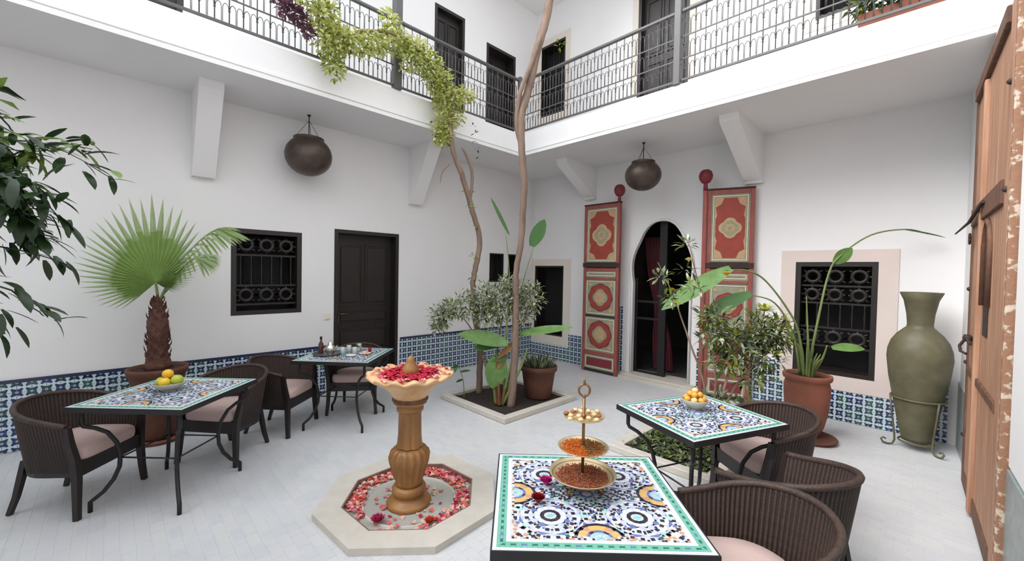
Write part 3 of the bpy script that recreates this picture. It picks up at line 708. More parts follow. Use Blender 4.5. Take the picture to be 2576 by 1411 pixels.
# ------------------------------------------------------------------ wicker tub chair
def make_chair(label):
    t = thing('wicker_chair', label, 'chair', group='wicker tub chairs')
    def plan(s, flare):
        """s 0..1 around the U from left arm front to right arm front"""
        w_ = .27+flare; st = .20; arc = PI*w_; Lt = 2*st+arc; d = s*Lt
        if d < st: return (-w_, .20-d)
        if d < st+arc: a = PI+(d-st)/w_; return (w_*math.cos(a), w_*math.sin(a)*.98)
        return (w_, (d-st-arc))
    def rimz(s):
        q = math.sin(PI*s); return .63+.11*q**1.3
    n = 48
    core = MB()
    for off, in_ in ((0, 0), (0, .012)):
        for i in range(n+1):
            s = i/n; x, y = plan(s, -.03-in_); core.v.append((x, y, .27)); x, y = plan(s, .028-in_); core.v.append((x, y, rimz(s)-.012))
    m_ = 2*(n+1)
    for i in range(n):
        a = 2*i; core.f += [[a, a+2, a+3, a+1][::-1], [m_+a, m_+a+2, m_+a+3, m_+a+1], [a, m_+a, m_+a+2, a+2]]
    core.f += [[0, 1, m_+1, m_], [2*n, m_+2*n, m_+2*n+1, 2*n+1]]
    core.m = [0]*len(core.f); core.s = [True]*(len(core.f)-2)+[False]*2
    core.build('tub_shell', M['wickercore'], t)
    base = MB().tube([(0, 0, 0), (0, 0, 1)], .0068, 6, cap=False).build('wicker_strand', M['wicker'], t)
    ns = 58
    for i in range(ns):
        s = (i+.5)/ns
        o = base if i == 0 else base.copy()
        if i: col.objects.link(o)
        x0, y0 = plan(s, -.036); x1, y1 = plan(s, .022); a = Vector((x0, y0, .30)); b_ = Vector((x1, y1, rimz(s)-.01)); d = b_-a
        o.location = a; o.rotation_mode = 'QUATERNION'; o.rotation_quaternion = d.to_track_quat('Z', 'Y'); o.scale = (1.5, 1.5, d.length)
    mb = MB(); mb.tube([(*plan(i/n, .025), rimz(i/n)) for i in range(n+1)], .017, 8); mb.build('rim', M['wicker'], t)
    mb = MB(); mb.prism([(-.245, .235), (-.245, .0)]+[(.245*math.cos(PI+PI*i/14), .235*math.sin(PI+PI*i/14)) for i in range(1, 14)]+[(.245, .0), (.245, .235)], .275, .375); mb.build('seat_frame', M['chairwood'], t)
    # cushion: rounded slab
    cu = MB(); pr = [(.90, .368), (.985, .378), (1.0, .40), (1.0, .425), (.985, .447), (.93, .46), (.6, .466), (.0001, .468)]
    N = 32
    def cp(th, k):
        c, s_ = math.cos(th), math.sin(th); e_ = .28
        x = .236*k*(abs(c)**(e_ if s_ > 0 else .9))*(1 if c > 0 else -1); y = .0+(.232 if s_ > 0 else .222)*k*(abs(s_)**(e_ if s_ > 0 else .9))*(1 if s_ > 0 else -1)
        return x, y+.012
    for k, z in pr:
        for j in range(N): x, y = cp(2*PI*j/N, k); cu.v.append((x, y, z))
    for i in range(len(pr)-1):
        for j in range(N): cu.f.append([i*N+j, i*N+(j+1) % N, (i+1)*N+(j+1) % N, (i+1)*N+j]); cu.m.append(0); cu.s.append(True)
    cu.build('cushion', M['cushion'], t)
    for sx in (-1, 1):
        mb = MB(); pts = [(sx*.292, .205, .625), (sx*.285, .212, .52), (sx*.262, .222, .40), (sx*.255, .228, .27), (sx*.262, .235, .12), (sx*.272, .245, 0)]
        mb.tube(pts, [.020, .026, .028, .028, .024, .022], 4, smooth=False); mb.build('front_leg', M['chairwood'], t)
        mb = MB(); pts = [(sx*.17, -.17, .36), (sx*.175, -.19, .25), (sx*.182, -.215, .12), (sx*.19, -.252, 0)]
        mb.tube(pts, [.024, .024, .021, .018], 4, smooth=False); mb.build('rear_leg', M['chairwood'], t)
    return t
CH = [((-4.26, -.17), 50, 'wicker tub chair at far left, drawn up to the lemon table'),
      ((-4.42, .77), -50, 'wicker tub chair on the far side of the lemon table, seat turned to the fountain'),
      ((-4.77, 1.29), 43, 'wicker tub chair left of the laid tea table, seen from outside its back'),
      ((-4.85, 2.14), -35, 'wicker tub chair pushed under the laid tea table, by the dark door'),
      ((-.775, 3.39), 232, 'wicker tub chair behind the orange fruit table, beside the terracotta urn'),
      ((-.485, 2.57), 158, 'wicker tub chair between the fruit table and the foreground chair'),
      ((-.485, 1.92), 222, 'foreground wicker tub chair at the table with the brass stand')]
c0 = None
for (x, y), deg, lb in CH:
    rz = R(deg-90)
    if c0 is None: c0 = make_chair(lb); c0.location = (x, y, 0); c0.rotation_euler = (0, 0, rz)
    else: dup(c0, (x, y, 0), rz, lb)

# ------------------------------------------------------------------ fountain
t = thing('fountain', 'ochre stone pedestal fountain in a low octagonal marble basin', 'fountain', (FC.x, FC.y, 0))
def octp(r, a0=OA): return [(-.045+r*math.cos(a0+i*PI/4), .045+r*math.sin(a0+i*PI/4)) for i in range(8)]
mb = MB(); o1, i1, i2 = octp(OR), octp(IR), octp(IR-.012)
for k in range(8):
    j = (k+1) % 8
    P4 = lambda A, z: [(A[k][0], A[k][1], z), (A[j][0], A[j][1], z)]
    a, b_ = P4(o1, .046); c, d = P4(i1, .046); e1, e2 = P4(o1, 0); g1, g2 = P4(i1, .0)
    mb.add([e1, e2, b_, a], [(0, 1, 2, 3)]); mb.add([a, b_, d, c], [(0, 1, 2, 3)])
mb.build('octagonal_curb', M['curb'], t)
mb = MB()
for k in range(8):
    j = (k+1) % 8
    mb.add([(i1[k][0], i1[k][1], .046), (i1[j][0], i1[j][1], .046), (i2[j][0], i2[j][1], .044), (i2[k][0], i2[k][1], .044)], [(0, 1, 2, 3)])
    mb.add([(i2[k][0], i2[k][1], .044), (i2[j][0], i2[j][1], .044), (i2[j][0], i2[j][1], -.01), (i2[k][0], i2[k][1], -.01)], [(0, 1, 2, 3)])
mb.build('basin_lining', M['terrarim'], t)
mb = MB(); mb.prism(octp(IR-.012), -.01, .006); mb.build('water', M['water'], t)
mb = MB(); mb.lathe([(.335, .002), (.333, .014), (.322, .016), (.318, .004)], 48, (-.02, .02, 0)); mb.build('inner_ring', M['curb'], t)
fl = lambda amp, n: (lambda th, z: amp*math.cos(n*th))
mb = MB(); mb.lathe([(.0, 0), (.16, 0), (.16, .02), (.145, .032), (.118, .045), (.104, .06), (.104, .075), (.120, .09), (.122, .12), (.108, .14), (.0, .145)], 32, (0, 0, .006)); mb.build('base_foot', M['fstone'], t)
mb = MB(); mb.lathe([(.0, .139), (.094, .14), (.094, .16), (.122, .24), (.145, .31), (.151, .35), (.140, .385), (.112, .408), (.086, .415)], 60, (0, 0, .006), flute=lambda th, z: -.20*(1-abs(math.cos(8*th)))**.8*(1 if .16 < z < .39 else .1)); mb.build('urn_baluster', M['fstone'], t)
mb = MB(); mb.lathe([(.096, .42), (.090, .44), (.084, .50), (.081, .66), (.088, .675)], 60, (0, 0, .006), flute=lambda th, z: -.11*(abs(math.sin(4*th))**6)); mb.build('column_shaft', M['fstone'], t)
mb = MB(); mb.lathe([(.078, .672), (.095, .68), (.096, .70), (.088, .71), (.10, .72), (.118, .735), (.120, .748), (.098, .756), (.098, .768)], 32, (0, 0, .006)); mb.build('capital', M['fstone'], t)
mb = MB(); mb.lathe([(.100, .752), (.128, .757), (.128, .772), (.104, .778)], 32, (0, 0, .006)); mb.build('groove_shade', M['oldwooddark'], t)  # dark ring added to paint the shade of the groove below the bowl
mb = MB(); mb.lathe([(.105, .762), (.118, .775), (.15, .82), (.19, .865), (.235, .90), (.285, .922), (.305, .935), (.295, .950), (.24, .948), (.19, .935), (.0, .925)], 96, (0, 0, .006), flute=lambda th, z: (.035*math.cos(14*th) if z > .86 else .01*math.cos(14*th)))
for k in range(len(mb.v)):
    x, y, z = mb.v[k]; r_ = math.hypot(x, y)
    if r_ > .2 and z > .9: mb.v[k] = (x, y, z+.012*math.cos(14*math.atan2(y, x)))
mb.build('scalloped_bowl', M['fstonepale'], t)
mb = MB(); mb.lathe([(.0, .93), (.05, .93), (.062, .96), (.058, .985), (.04, 1.01), (.03, 1.035), (.024, 1.06), (.0, 1.075)], 24, (0, 0, .006)); mb.build('onion_finial', M['fstone'], t)
rnd = random.Random(11)
def petals(mb, pts, mats_w, size=.02):
    for x, y, z in pts:
        a = rnd.uniform(0, 2*PI); tl = rnd.uniform(-.5, .5); mi = rnd.choices(range(len(mats_w)), mats_w)[0]; s = size*rnd.uniform(.7, 1.3)
        mb.leaf((x, y, z), (math.cos(a), math.sin(a), .25+tl*.4), (0, 0, 1), s*1.3, s*1.2, .8, mi, 3, .4)
mb = MB(); pts = []
while len(pts) < 560:
    a = rnd.uniform(0, 2*PI); r_ = rnd.uniform(.335, .445); x, y = r_*math.cos(a)-.035, r_*math.sin(a)+.035
    dsty = 1 if (Vector((x, y)).dot(Vector((-.86, .5))) > -.02 or Vector((x, y)).dot(Vector((.5, .86))) > .1) else (.5 if Vector((x, y)).dot(Vector((.5, .86))) < -.3 else .12)
    if rnd.random() < dsty: pts.append((x, y, rnd.uniform(.008, .024)))
for i in range(40):
    a = rnd.uniform(0, 2*PI); r_ = rnd.uniform(.16, .26); pts.append((r_*math.cos(a), r_*math.sin(a), .01))
petals(mb, pts, [1.6, 5, 5, 2.4, .8], .026)
PM = [M['petalred'], M['petalpink'], M['petalpale'], M['petalorange'], M['petaldark']]
o = mb.build('floating_petals', PM, None, (FC.x, FC.y, .004)); tag(o, 'scattered rose petals floating in the octagonal basin', 'petals', None, 'stuff')
mb = MB(); pts = []
for i in range(620):
    a = rnd.uniform(0, 2*PI); r_ = .195*math.sqrt(rnd.uniform(.08, 1)); pts.append((r_*math.cos(a), r_*math.sin(a), .945+rnd.uniform(0, .016)))
petals(mb, pts, [9, .6, .1, .1, 1], .024)
o = mb.build('crimson_petals', PM, None, (FC.x, FC.y, .0)); tag(o, 'crimson petals filling the upper bowl of the fountain', 'petals', None, 'stuff')
mb = MB(); pts = []
for i in range(110):
    a = rnd.uniform(0, 2*PI); r_ = rnd.uniform(.215, .28); pts.append((r_*math.cos(a), r_*math.sin(a), .957+rnd.uniform(0, .01)))
petals(mb, pts, [0, 4, 5, 1, .3], .022)
o = mb.build('pink_petals', PM, None, (FC.x, FC.y, .0)); tag(o, 'pale pink petals lying on the rim of the fountain bowl', 'petals', None, 'stuff')
def flower(name, loc, r_, m, m2, label, cat='flower', rings=5):
    mb = MB()
    for k in range(rings):
        n = 5+k; rr = r_*(k+1)/rings
        for i in range(n):
            a = 2*PI*(i+.5*k)/n; el = 1.45-(.75 if name == 'rose' else 1.0)*k/rings
            mb.leaf((rr*.25*math.cos(a), rr*.25*math.sin(a), .0+r_*.15), (math.cos(a)*math.cos(el), math.sin(a)*math.cos(el), math.sin(el)), (0, 0, 1), r_*1.05, r_*.95, .15, k % 2, 4, .35)
    mb.ball((0, 0, r_*.3), r_*.35, 8, 0)
    lo = min(v[2] for v in mb.v)
    mb.xf(lambda v: Vector((v.x, v.y, v.z-lo)))
    o = mb.build(name, [m, m2], None, loc); return tag(o, label, cat)
flower('floating_flower', (-2.52, 1.27, .012), .045, M['magenta'], M['petalpink'], 'magenta blossom floating at the front of the octagonal basin')
flower('floating_flower', (-2.28, 1.52, .012), .036, M['petalorange'], M['petalorange'], 'orange-red blossom floating at the right front of the basin')

# ------------------------------------------------------------------ three-tier stand and roses
SX, SY = -1.03, 1.47
t = thing('tiered_stand', 'three-tier brass serving stand with ring handle on the foreground table', 'serving stand', (SX, SY, TH))
def dish(mb, r_, z, dep, mi=0, mr=1):
    mb.lathe([(.0, z), (r_*.35, z), (r_*.75, z+dep*.45), (r_*.96, z+dep*.9), (r_, z+dep)], 40, mi=mi)
    mb.lathe([(r_, z+dep), (r_*1.02, z+dep+.003), (r_*.97, z+dep+.002), (r_*.92, z+dep*.8), (r_*.7, z+dep*.5+.003), (.0, z+.004)], 40, mi=mr)
for (r_, z, dep, nm) in ((.142, .035, .045, 'lower_bowl'), (.108, .176, .018, 'middle_plate'), (.088, .312, .016, 'upper_plate')):
    mb = MB(); dish(mb, r_, z, dep); mb.build(nm, [M['brass'], M['brassrim']], t)
mb = MB(); mb.tube([(0, 0, .036), (0, 0, .415)], .0065, 10)
for z in (.07, .168, .19, .306, .328): mb.ball((0, 0, z), .011, 8)
mb.build('rod', M['brass'], t)
cdir = Vector((RR.x, RR.y, 0)).normalized()
mb = MB(); mb.tube([(cdir.x*.024*math.sin(a), cdir.y*.024*math.sin(a), .441-.026*math.cos(a)) for a in [2*PI*i/20 for i in range(21)]], .005, 8, cap=False); mb.ball((0, 0, .414), .009, 8); mb.tube([(0, 0, .467), (0, 0, .495)], [.007, .002], 8); mb.build('ring_handle', M['brass'], t)
for k in range(3):
    a = k*2*PI/3+.4; mb = MB(); mb.tube([(.06*math.cos(a), .06*math.sin(a), .045), (.075*math.cos(a), .075*math.sin(a), .02), (.09*math.cos(a), .09*math.sin(a), .004)], [.006, .007, .009], 8); mb.build('foot', M['brass'], t)
def heap(name, r_, z0, h, mats_, split, loc, label, grains, gs):
    mb = MB(); n = 28
    for i in range(grains):
        a = rnd.uniform(0, 2*PI); q = math.sqrt(rnd.uniform(0, 1)); x = r_*q*math.cos(a); y = r_*q*math.sin(a); z = z0+h*(1-q*q)+rnd.uniform(-.002, .003)
        mi = split(x, y); s = gs*rnd.uniform(.7, 1.3)
        vs = [(x+s*rnd.uniform(.6, 1), y, z), (x, y+s*rnd.uniform(.6, 1), z), (x-s*rnd.uniform(.6, 1), y, z), (x, y-s*rnd.uniform(.6, 1), z), (x, y, z+s*.8), (x, y, z-s*.8)]
        mb.add(vs, [(0, 1, 4), (1, 2, 4), (2, 3, 4), (3, 0, 4), (1, 0, 5), (2, 1, 5), (3, 2, 5), (0, 3, 5)], mi)
    mb.lathe([(.0, z0+h-.002), (r_*.5, z0+h*.74-.002), (r_*.96, z0)], n, mi=0)
    o = mb.build(name, mats_, None, loc); return tag(o, label, 'food', None, 'stuff')
side = lambda x, y: 0
heap('spice_mix', .122, .062, .012, [M['spice'], M['nutbrown'], M['spiceor']], lambda x, y: rnd.choices([0, 1, 2], [6, 3, 1])[0], (SX, SY, TH), 'brown and reddish dried mix in the lowest bowl of the brass stand', 900, .005)
def halves(x, y): return 0 if (Vector((x, y, 0)).dot(cdir)) < .0 else 1
heap('spice_halves', .096, .189, .007, [M['spiceor'], M['spicetan']], halves, (SX, SY, TH), 'orange and tan dried fruit on the middle plate of the brass stand', 600, .005)
for k in range(16):
    a = k*2.4; q = .072*math.sqrt((k+.7)/16)
    mb = MB(); mb.ball((0, 0, 0), .0125, 6, 0, .62); o = mb.build('sweet', M['nut'] if k % 4 else M['nutbrown'], None, (SX+q*math.cos(a)+(.012*math.cos(a)), SY+q*math.sin(a)+.012*math.sin(a), TH+.333+.003*(k % 3)))
    tag(o, 'small rounded pale sweet on the top plate of the brass stand' if k % 4 else 'small rounded brown sweet on the top plate of the brass stand', 'sweet', 'pale sweets on the top plate' if k % 4 else 'brown sweets on the top plate')
def rose(loc, label, m, m2, r_=.027, tilt=0):
    o = flower('rose', loc, r_, m, m2, label, 'rose', 6); return o
rose((-1.165, 1.385, TH+.001), 'magenta rose head on the mosaic left of the brass stand', M['magenta'], M['magenta'], .031)
rose((-1.095, 1.255, TH+.001), 'dark red rose head at the left front of the brass stand', M['rosered'], M['petaldark'], .031)
rose((-1.125, 1.62, TH+.001), 'dark red rose head on the mosaic behind the brass stand', M['rosered'], M['petaldark'], .026)

# ------------------------------------------------------------------ fruit bowls
def bowl(loc, r_, h, label):
    t = thing('fruit_bowl', label, 'bowl', loc, 0, 'pale ceramic fruit bowls')
    mb = MB(); mb.lathe([(.0, .012), (r_*.42, .012), (r_*.62, h*.28), (r_*.86, h*.62), (r_, h), (r_*.97, h+.003), (r_*.93, h*.96), (r_*.78, h*.62), (r_*.5, h*.3), (.0, h*.24)], 36); mb.build('body', M['ceram'], t)
    mb = MB(); mb.lathe([(.0, 0), (r_*.45, 0), (r_*.42, .014), (0, .014)], 24); mb.build('foot', M['ceramfoot'], t)
bowl((-4.0, .32, TH), .105, .062, 'pale ceramic bowl of lemons on the left mosaic table')
bowl((-1.13, 2.96, TH), .092, .070, 'pale ceramic bowl of orange fruit on the right mosaic table')
def fruit(name, loc, r_, m, label, sz=1, grp=None, st=True):
    t_ = MB(); t_.ball((0, 0, 0), r_, 14, 0, sz); o = t_.build(name, m, None, loc); tag(o, label, 'fruit', grp)
    mb = MB(); mb.tube([(0, 0, r_*sz*.96), (0, 0, r_*sz*1.06)], [.005, .003], 6); mb.build('stalk', M['stem'], o); o.rotation_euler = (rnd.uniform(-.5, .5), rnd.uniform(-.5, .5), 0)
cc = Vector((-4.0, .32))
rv = Vector((RR.x, RR.y)); fv = Vector((F.x, F.y))
for (u, v, z, r_, m, nm, lb) in ((-.045, -.02, .072, .036, 'lime_f', 'lemon', 'greenish lemon at the left of the fruit bowl on the lemon table'), (.0, -.045, .074, .037, 'lemon', 'lemon', 'yellow lemon at the front of the bowl on the left table'),
                          (.058, .0, .083, .040, 'lime_f', 'lemon', 'green and yellow lemon at the right of the bowl on the left table'), (.0, .04, .075, .036, 'orange', 'orange', 'orange at the back of the bowl on the left table'), (-.008, -.005, .128, .036, 'orange', 'orange', 'orange topping the heap in the bowl on the left table')):
    p = cc+rv*u+fv*v; fruit(nm, (p.x, p.y, TH+z), r_, M[m], lb, .95)
cc = Vector((-1.13, 2.96))
k = 0
for ring_, n, z in ((.058, 7, .075), (.030, 4, .107), (0, 1, .132)):
    for i in range(n):
        a = 2*PI*i/n+ring_*9; k += 1
        lt = (k % 3 == 0)
        fruit('tangerine', (cc.x+ring_*math.cos(a), cc.y+ring_*math.sin(a), TH+z), .022, M['peach'] if lt else M['tanger'], ('single fruit crowning the heap in the bowl on the right mosaic table' if n == 1 else ('pale' if lt else 'deep')+' orange fruit in the '+('bottom' if n == 7 else 'middle')+' layer of the bowl on the right mosaic table'), .92, 'pale fruit in the right bowl' if lt else 'deep orange fruit in the right bowl')

# ------------------------------------------------------------------ tea things on the back table
tb = Vector((-4.50, 1.875)); zt = TH
t = thing('serving_tray', 'grey metal tray on the laid tea table by the dark door', 'tray', (-4.60, 1.70, zt), R(45))
mb = MB(); mb.lathe([(.0, .004), (.13, .004), (.145, .02), (.15, .022), (.146, .016), (.135, .0), (.0, .0)], 36); mb.build('tray_dish', M['greytray'], t)
t = thing('teapot', 'polished silver teapot on the grey tray', 'teapot', (-4.56, 1.72, zt+.004), R(20))
mb = MB(); mb.lathe([(.0, 0), (.035, 0), (.03, .008), (.05, .03), (.058, .06), (.05, .09), (.03, .105), (.028, .112)], 24); mb.build('body', M['silver'], t)
mb = MB(); mb.lathe([(.03, .112), (.024, .128), (.01, .14), (.006, .15), (.009, .16), (.0, .17)], 20); mb.build('lid', M['silver'], t)
mb = MB(); mb.tube([(.05, 0, .04), (.078, 0, .055), (.09, 0, .09), (.105, 0, .11)], [.013, .01, .007, .006], 8); mb.build('spout', M['silver'], t)
mb = MB(); mb.tube([(-.045, 0, .09), (-.08, 0, .095), (-.09, 0, .065), (-.075, 0, .04), (-.052, 0, .035)], .005, 8); mb.build('handle', M['silver'], t)
t = thing('bottle', 'small dark amber bottle at the left of the tea tray', 'bottle', (-4.70, 1.67, zt+.004))
mb = MB(); mb.lathe([(.0, 0), (.024, 0), (.026, .01), (.026, .10), (.012, .13), (.011, .16), (.0, .16)], 20); mb.build('body', M['amber'], t)
mb = MB(); mb.lathe([(.0, .158), (.013, .158), (.013, .185), (.0, .187)], 12); mb.build('cap', M['darkwood'], t)
for i, (x, y, lb) in enumerate([(-4.50, 1.83, 'clear tea glass just right of the grey tray'), (-4.57, 1.93, 'clear tea glass behind the saucer on the tea table'), (-4.42, 1.93, 'clear tea glass at the centre of the tea table'), (-4.60, 2.06, 'clear tea glass near the far edge of the tea table')]):
    mb = MB(); mb.lathe([(.0, 0), (.02, 0), (.022, .02), (.027, .08), (.0255, .08), (.02, .01), (0, .006)], 20); o = mb.build('tea_glass', M['glaze'], None, (x, y, zt)); tag(o, lb, 'glass', 'tea glasses')
for i, (x, y, r_, lb) in enumerate([(-4.35, 1.86, .055, 'white saucer at the front of the tea table'), (-4.36, 2.02, .06, 'white plate of pink pastry on the tea table')]):
    mb = MB(); mb.lathe([(.0, 0), (r_*.5, 0), (r_, .014), (r_*.98, .017), (r_*.5, .005), (.0, .005)], 28); o = mb.build('plate', M['cream_w'], None, (x, y, zt)); tag(o, lb, 'plate')
mb = MB(); mb.lathe([(.0, .0), (.03, .0), (.034, .012), (.026, .03), (.0, .036)], 14, flute=fl(.06, 6)); o = mb.build('pastry', M['petalpale'], None, (-4.36, 2.02, zt+.006)); tag(o, 'pink frosted pastry on the white plate', 'pastry')
mb = MB(); mb.lathe([(.0, 0), (.016, 0), (.02, .045), (.018, .045), (.0, .008)], 14); o = mb.build('red_glass', M['rosered'], None, (-4.47, 2.13, zt)); tag(o, 'little dark red glass at the back right of the tea table', 'glass')
mb = MB()
for i in range(26):
    a = rnd.uniform(0, 2*PI); mb.leaf((0, 0, .05), (math.cos(a), math.sin(a), rnd.uniform(.2, 1.4)), (0, 0, 1), .055, .018, .4, 0 if i % 3 else 1)
mb.lathe([(.0, 0), (.018, 0), (.024, .03), (.016, .06), (.0, .06)], 12, mi=2)
o = mb.build('mint_sprig', [M['bananadark'], M['bushlight'], M['glaze']], None, (-4.53, 2.02, zt)); tag(o, 'small glass of green sprigs among the tea things', 'plant')

# ------------------------------------------------------------------ painted door leaves
def poly_y(mb, pts, y, mi):   # flat polygon in xz plane facing -y, thin relief
    n = len(pts); cx = sum(p[0] for p in pts)/n; cz = sum(p[1] for p in pts)/n
    vs = [(x, y, z) for x, z in pts]+[(cx, y, cz)]+[(x, y+.002, z) for x, z in pts]
    mb.add(vs, [(i, (i+1) % n, n) for i in range(n)]+[(i+n+1, (i+1) % n+n+1, (i+1) % n, i) for i in range(n)], mi)
def star(cx, cz, r0, r1, n, sx=1, ph=0): return [(cx+sx*(r0 if i % 2 else r1)*math.cos(PI*i/n+ph), cz+(r0 if i % 2 else r1)*math.sin(PI*i/n+ph)) for i in range(2*n)]
def lobed(cx, cz, r, n, amp, sx=1, k=60): return [(cx+sx*r*(1+amp*abs(math.cos(n*PI*i/k)))*math.cos(2*PI*i/k), cz+r*(1+amp*abs(math.cos(n*PI*i/k)))*math.sin(2*PI*i/k)) for i in range(k)]
def painted_leaf(loc, rz, wd, ht, label, pivot_right, side_post, star_tall=False):
    t = thing('painted_door_leaf', label, 'door leaf', loc, rz)
    MM = [M['redframe'], M['redpaint'], M['tan'], M['sage'], M['blackpaint'], M['maroon'], M['cream_w']]
    mb = MB(); mb.bbox((0, .02, 0), (wd, .06, ht), .004); mb.build('backing_board', M['redframe'], t)
    s_ = .055
    for a, b_ in ((0, s_), (wd-s_, wd)):
        mb = MB(); mb.bbox((a, 0, 0), (b_, .03, ht), .005); mb.build('stile', M['redframe'], t)
    ir = (s_, wd-s_)
    for z0, z1, m_ in ((0, .05, 'blackpaint'), (.29, .36, 'redframe'), (.945, .985, 'blackpaint'), (1.585, 1.63, 'redframe'), (1.735, 1.78, 'redframe'), (1.79, 1.885, 'blackpaint'), (ht-.06, ht, 'redframe')):
        mb = MB(); mb.bbox((ir[0], .002 if m_ == 'redframe' else .006, z0), (ir[1], .028, z1), .004); mb.build('rail', M[m_], t)
    mb = MB(); mb.box((-.004, -.004, ht), (wd+.004, .062, ht+.022)); mb.build('top_cap', M['rust'], t)
    mb = MB(); mb.bbox((-.006, -.012, 1.80), (wd+.006, .0, 1.872), .004); mb.build('iron_bar', M['rust'], t)
    cx = wd/2; iw = ir[1]-ir[0]; hw = iw/2
    def panel(z0, z1, kind):
        p = MB(); p.box((ir[0], .016, z0), (ir[1], .03, z1), 3)
        for a, e_, mi in ((.0, .014, 3), (.022, .030, 6)):
            for q in ((ir[0]+a, z0+a, ir[0]+a+(e_-a if a == 0 else .008), z1-a), (ir[1]-a-(e_-a if a == 0 else .008), z0+a, ir[1]-a, z1-a)): p.box((q[0], .010, q[1]), (q[2], .018, q[3]), mi)
            for q in ((ir[0]+a, z0+a, ir[1]-a, z0+a+.01), (ir[0]+a, z1-a-.01, ir[1]-a, z1-a)): p.box((q[0]+.008, .010, q[1]), (q[2]-.008, .018, q[3]), mi)
        po = p.build('panel', MM, t)
        o = MB(); zc = (z0+z1)/2; hh = (z1-z0)/2-.045; w2 = hw-.045
        if kind == 'tall':
            poly_y(o, [(cx-w2, zc-hh), (cx+w2, zc-hh), (cx+w2, zc+hh), (cx-w2, zc+hh)], .0145, 2)
            pts = [(.45, 1), (.62, .80), (1, .70), (.90, .42), (1, .3), (1, -.3), (.90, -.42), (1, -.70), (.62, -.80), (.45, -1)]
            pts = [(cx+x*w2*.95, zc+z*hh*.98) for x, z in pts]+[(cx-x*w2*.95, zc+z*hh*.98) for x, z in pts[::-1]]
            poly_y(o, pts[::-1], .0115, 1)
            r_ = w2*.62
            poly_y(o, lobed(cx, zc, r_*.95, 4, .28, 1)[::1], .0085, 2); poly_y(o, lobed(cx, zc, r_*.74, 4, .2), .0060, 3); poly_y(o, star(cx, zc, r_*.42, r_*.62, 8), .0040, 2); poly_y(o, star(cx, zc, r_*.2, r_*.32, 8), .0020, 3)
        elif kind == 'round':
            poly_y(o, [(cx-w2, zc-hh), (cx+w2, zc-hh), (cx+w2, zc+hh), (cx-w2, zc+hh)], .0145, 3)
            r_ = min(w2*.98, hh*.98); sz_ = 1
            poly_y(o, lobed(cx, zc, r_*.92, 8, .07), .0115, 5); poly_y(o, lobed(cx, zc, r_*.86, 12, .04), .0095, 1)
            poly_y(o, lobed(cx, zc, r_*.50, 4, .2), .0070, 3); poly_y(o, star(cx, zc, r_*.34, r_*.50, 8), .0050, 2); poly_y(o, star(cx, zc, r_*.14, r_*.24, 6), .0030, 2)
            for sx in (-1, 1):
                for sz in (-1, 1): poly_y(o, lobed(cx+sx*w2*.84, zc+sz*hh*.84, w2*.12, 3, .2), .0100, 2)
        else:
            poly_y(o, [(cx-w2, zc-hh*.9), (cx+w2, zc-hh*.9), (cx+w2, zc+hh*.9), (cx-w2, zc+hh*.9)], .0115, 5 if kind == 'bar' else 3)
        o.build('painted_ornament', MM, po)
    panel(.05, .29, 'bar'); panel(.36, .945, 'round'); panel(.985, 1.585, 'round'); panel(1.63, 1.735, 'strip'); panel(1.885, ht-.06, 'tall')
    if side_post:
        mb = MB(); mb.bbox((-.055, -.03, 0), (-.001, .05, ht), .008); mb.build('hinge_post', M['redframe'], t)
    px = wd-.03 if pivot_right else -.028
    mb = MB(); mb.tube([(px, .02, ht), (px, .02, ht+.14)], [.03, .024], 10); mb.lathe([(.02, .10), (.055, .115), (.084, .165), (.090, .215), (.074, .265), (.045, .29), (.0, .30)], 20, (px, .02, ht)); mb.build('finial_knob', M['maroon'], t)
painted_leaf((-4.235, 5.93, 0.004), 0, .70, 2.86, 'tall red painted door leaf left of the arch, pole knob at its right', True, False)
painted_leaf((-2.16, 5.90, 0.004), math.atan2(.20, .54), .575, 2.87, 'tall red painted door leaf right of the arch, half behind the citrus shrub', False, True)

# ------------------------------------------------------------------ old wooden door on the right wall
A = Vector((.262, 5.07, 0)); B = Vector((.306, 3.35, 0)); D = B-A; DL = D.length
t = thing('wooden_door_leaf', 'tall weathered orange-brown wooden door leaf along the right edge of the view', 'door leaf', (A.x, A.y, .03), math.atan2(D.y, D.x))
HT = 3.20
for i in range(4):
    a = .10+i*(DL-.30)/4; b_ = a+(DL-.30)/4-.008
    mb = MB(); mb.bbox((a, -.004, .12), (b_, .035, HT-.1), .004); mb.build('plank', M['oldwood'], t)
for (a, b_, m_, off, z1) in ((0, .10, 'oldwooddark', -.012, HT), (DL-.20, DL-.05, 'oldwood', -.012, HT), (DL-.05, DL, 'chip', -.012, HT), (.62, .70, 'oldwood', -.03, HT-.12)):
    mb = MB(); mb.bbox((a, off, 0), (b_, .04, z1), .006); mb.build('stile', M[m_], t)
for z0, z1, off in ((0.0, .12, -.012), (HT-.10, HT, -.03), (2.10, 2.24, -.025), (.92, .98, -.018)):
    mb = MB(); mb.bbox((.10, off, z0), (DL-.20, .04, z1), .006); mb.build('rail', M['oldwooddark'], t)
mb = MB(); mb.tube([(.80, -.012, 1.5), (.80, -.012, 1.9), (.86, -.012, 2.02), (.95, -.012, 2.07), (1.04, -.012, 2.02), (1.10, -.012, 1.9), (1.10, -.012, 1.5)], .016, 6); mb.build('arched_moulding', M['oldwooddark'], t)
mb = MB(); mb.prism([(.84, 1.3), (1.06, 1.3), (1.06, 1.88), (.95, 2.0), (.84, 1.88)], 0, .003); mb.xf(lambda v: Vector((v.x, -.005-v.z, v.y))); mb.build('dark_slot', M['darkwood'], t)
mb = MB(); mb.tube([(-.02, -.10, 2.06), (.3, -.05, 2.12), (.9, -.035, 2.20)], [.006, .011, .011], 6); mb.build('iron_hook', M['rust'], t)
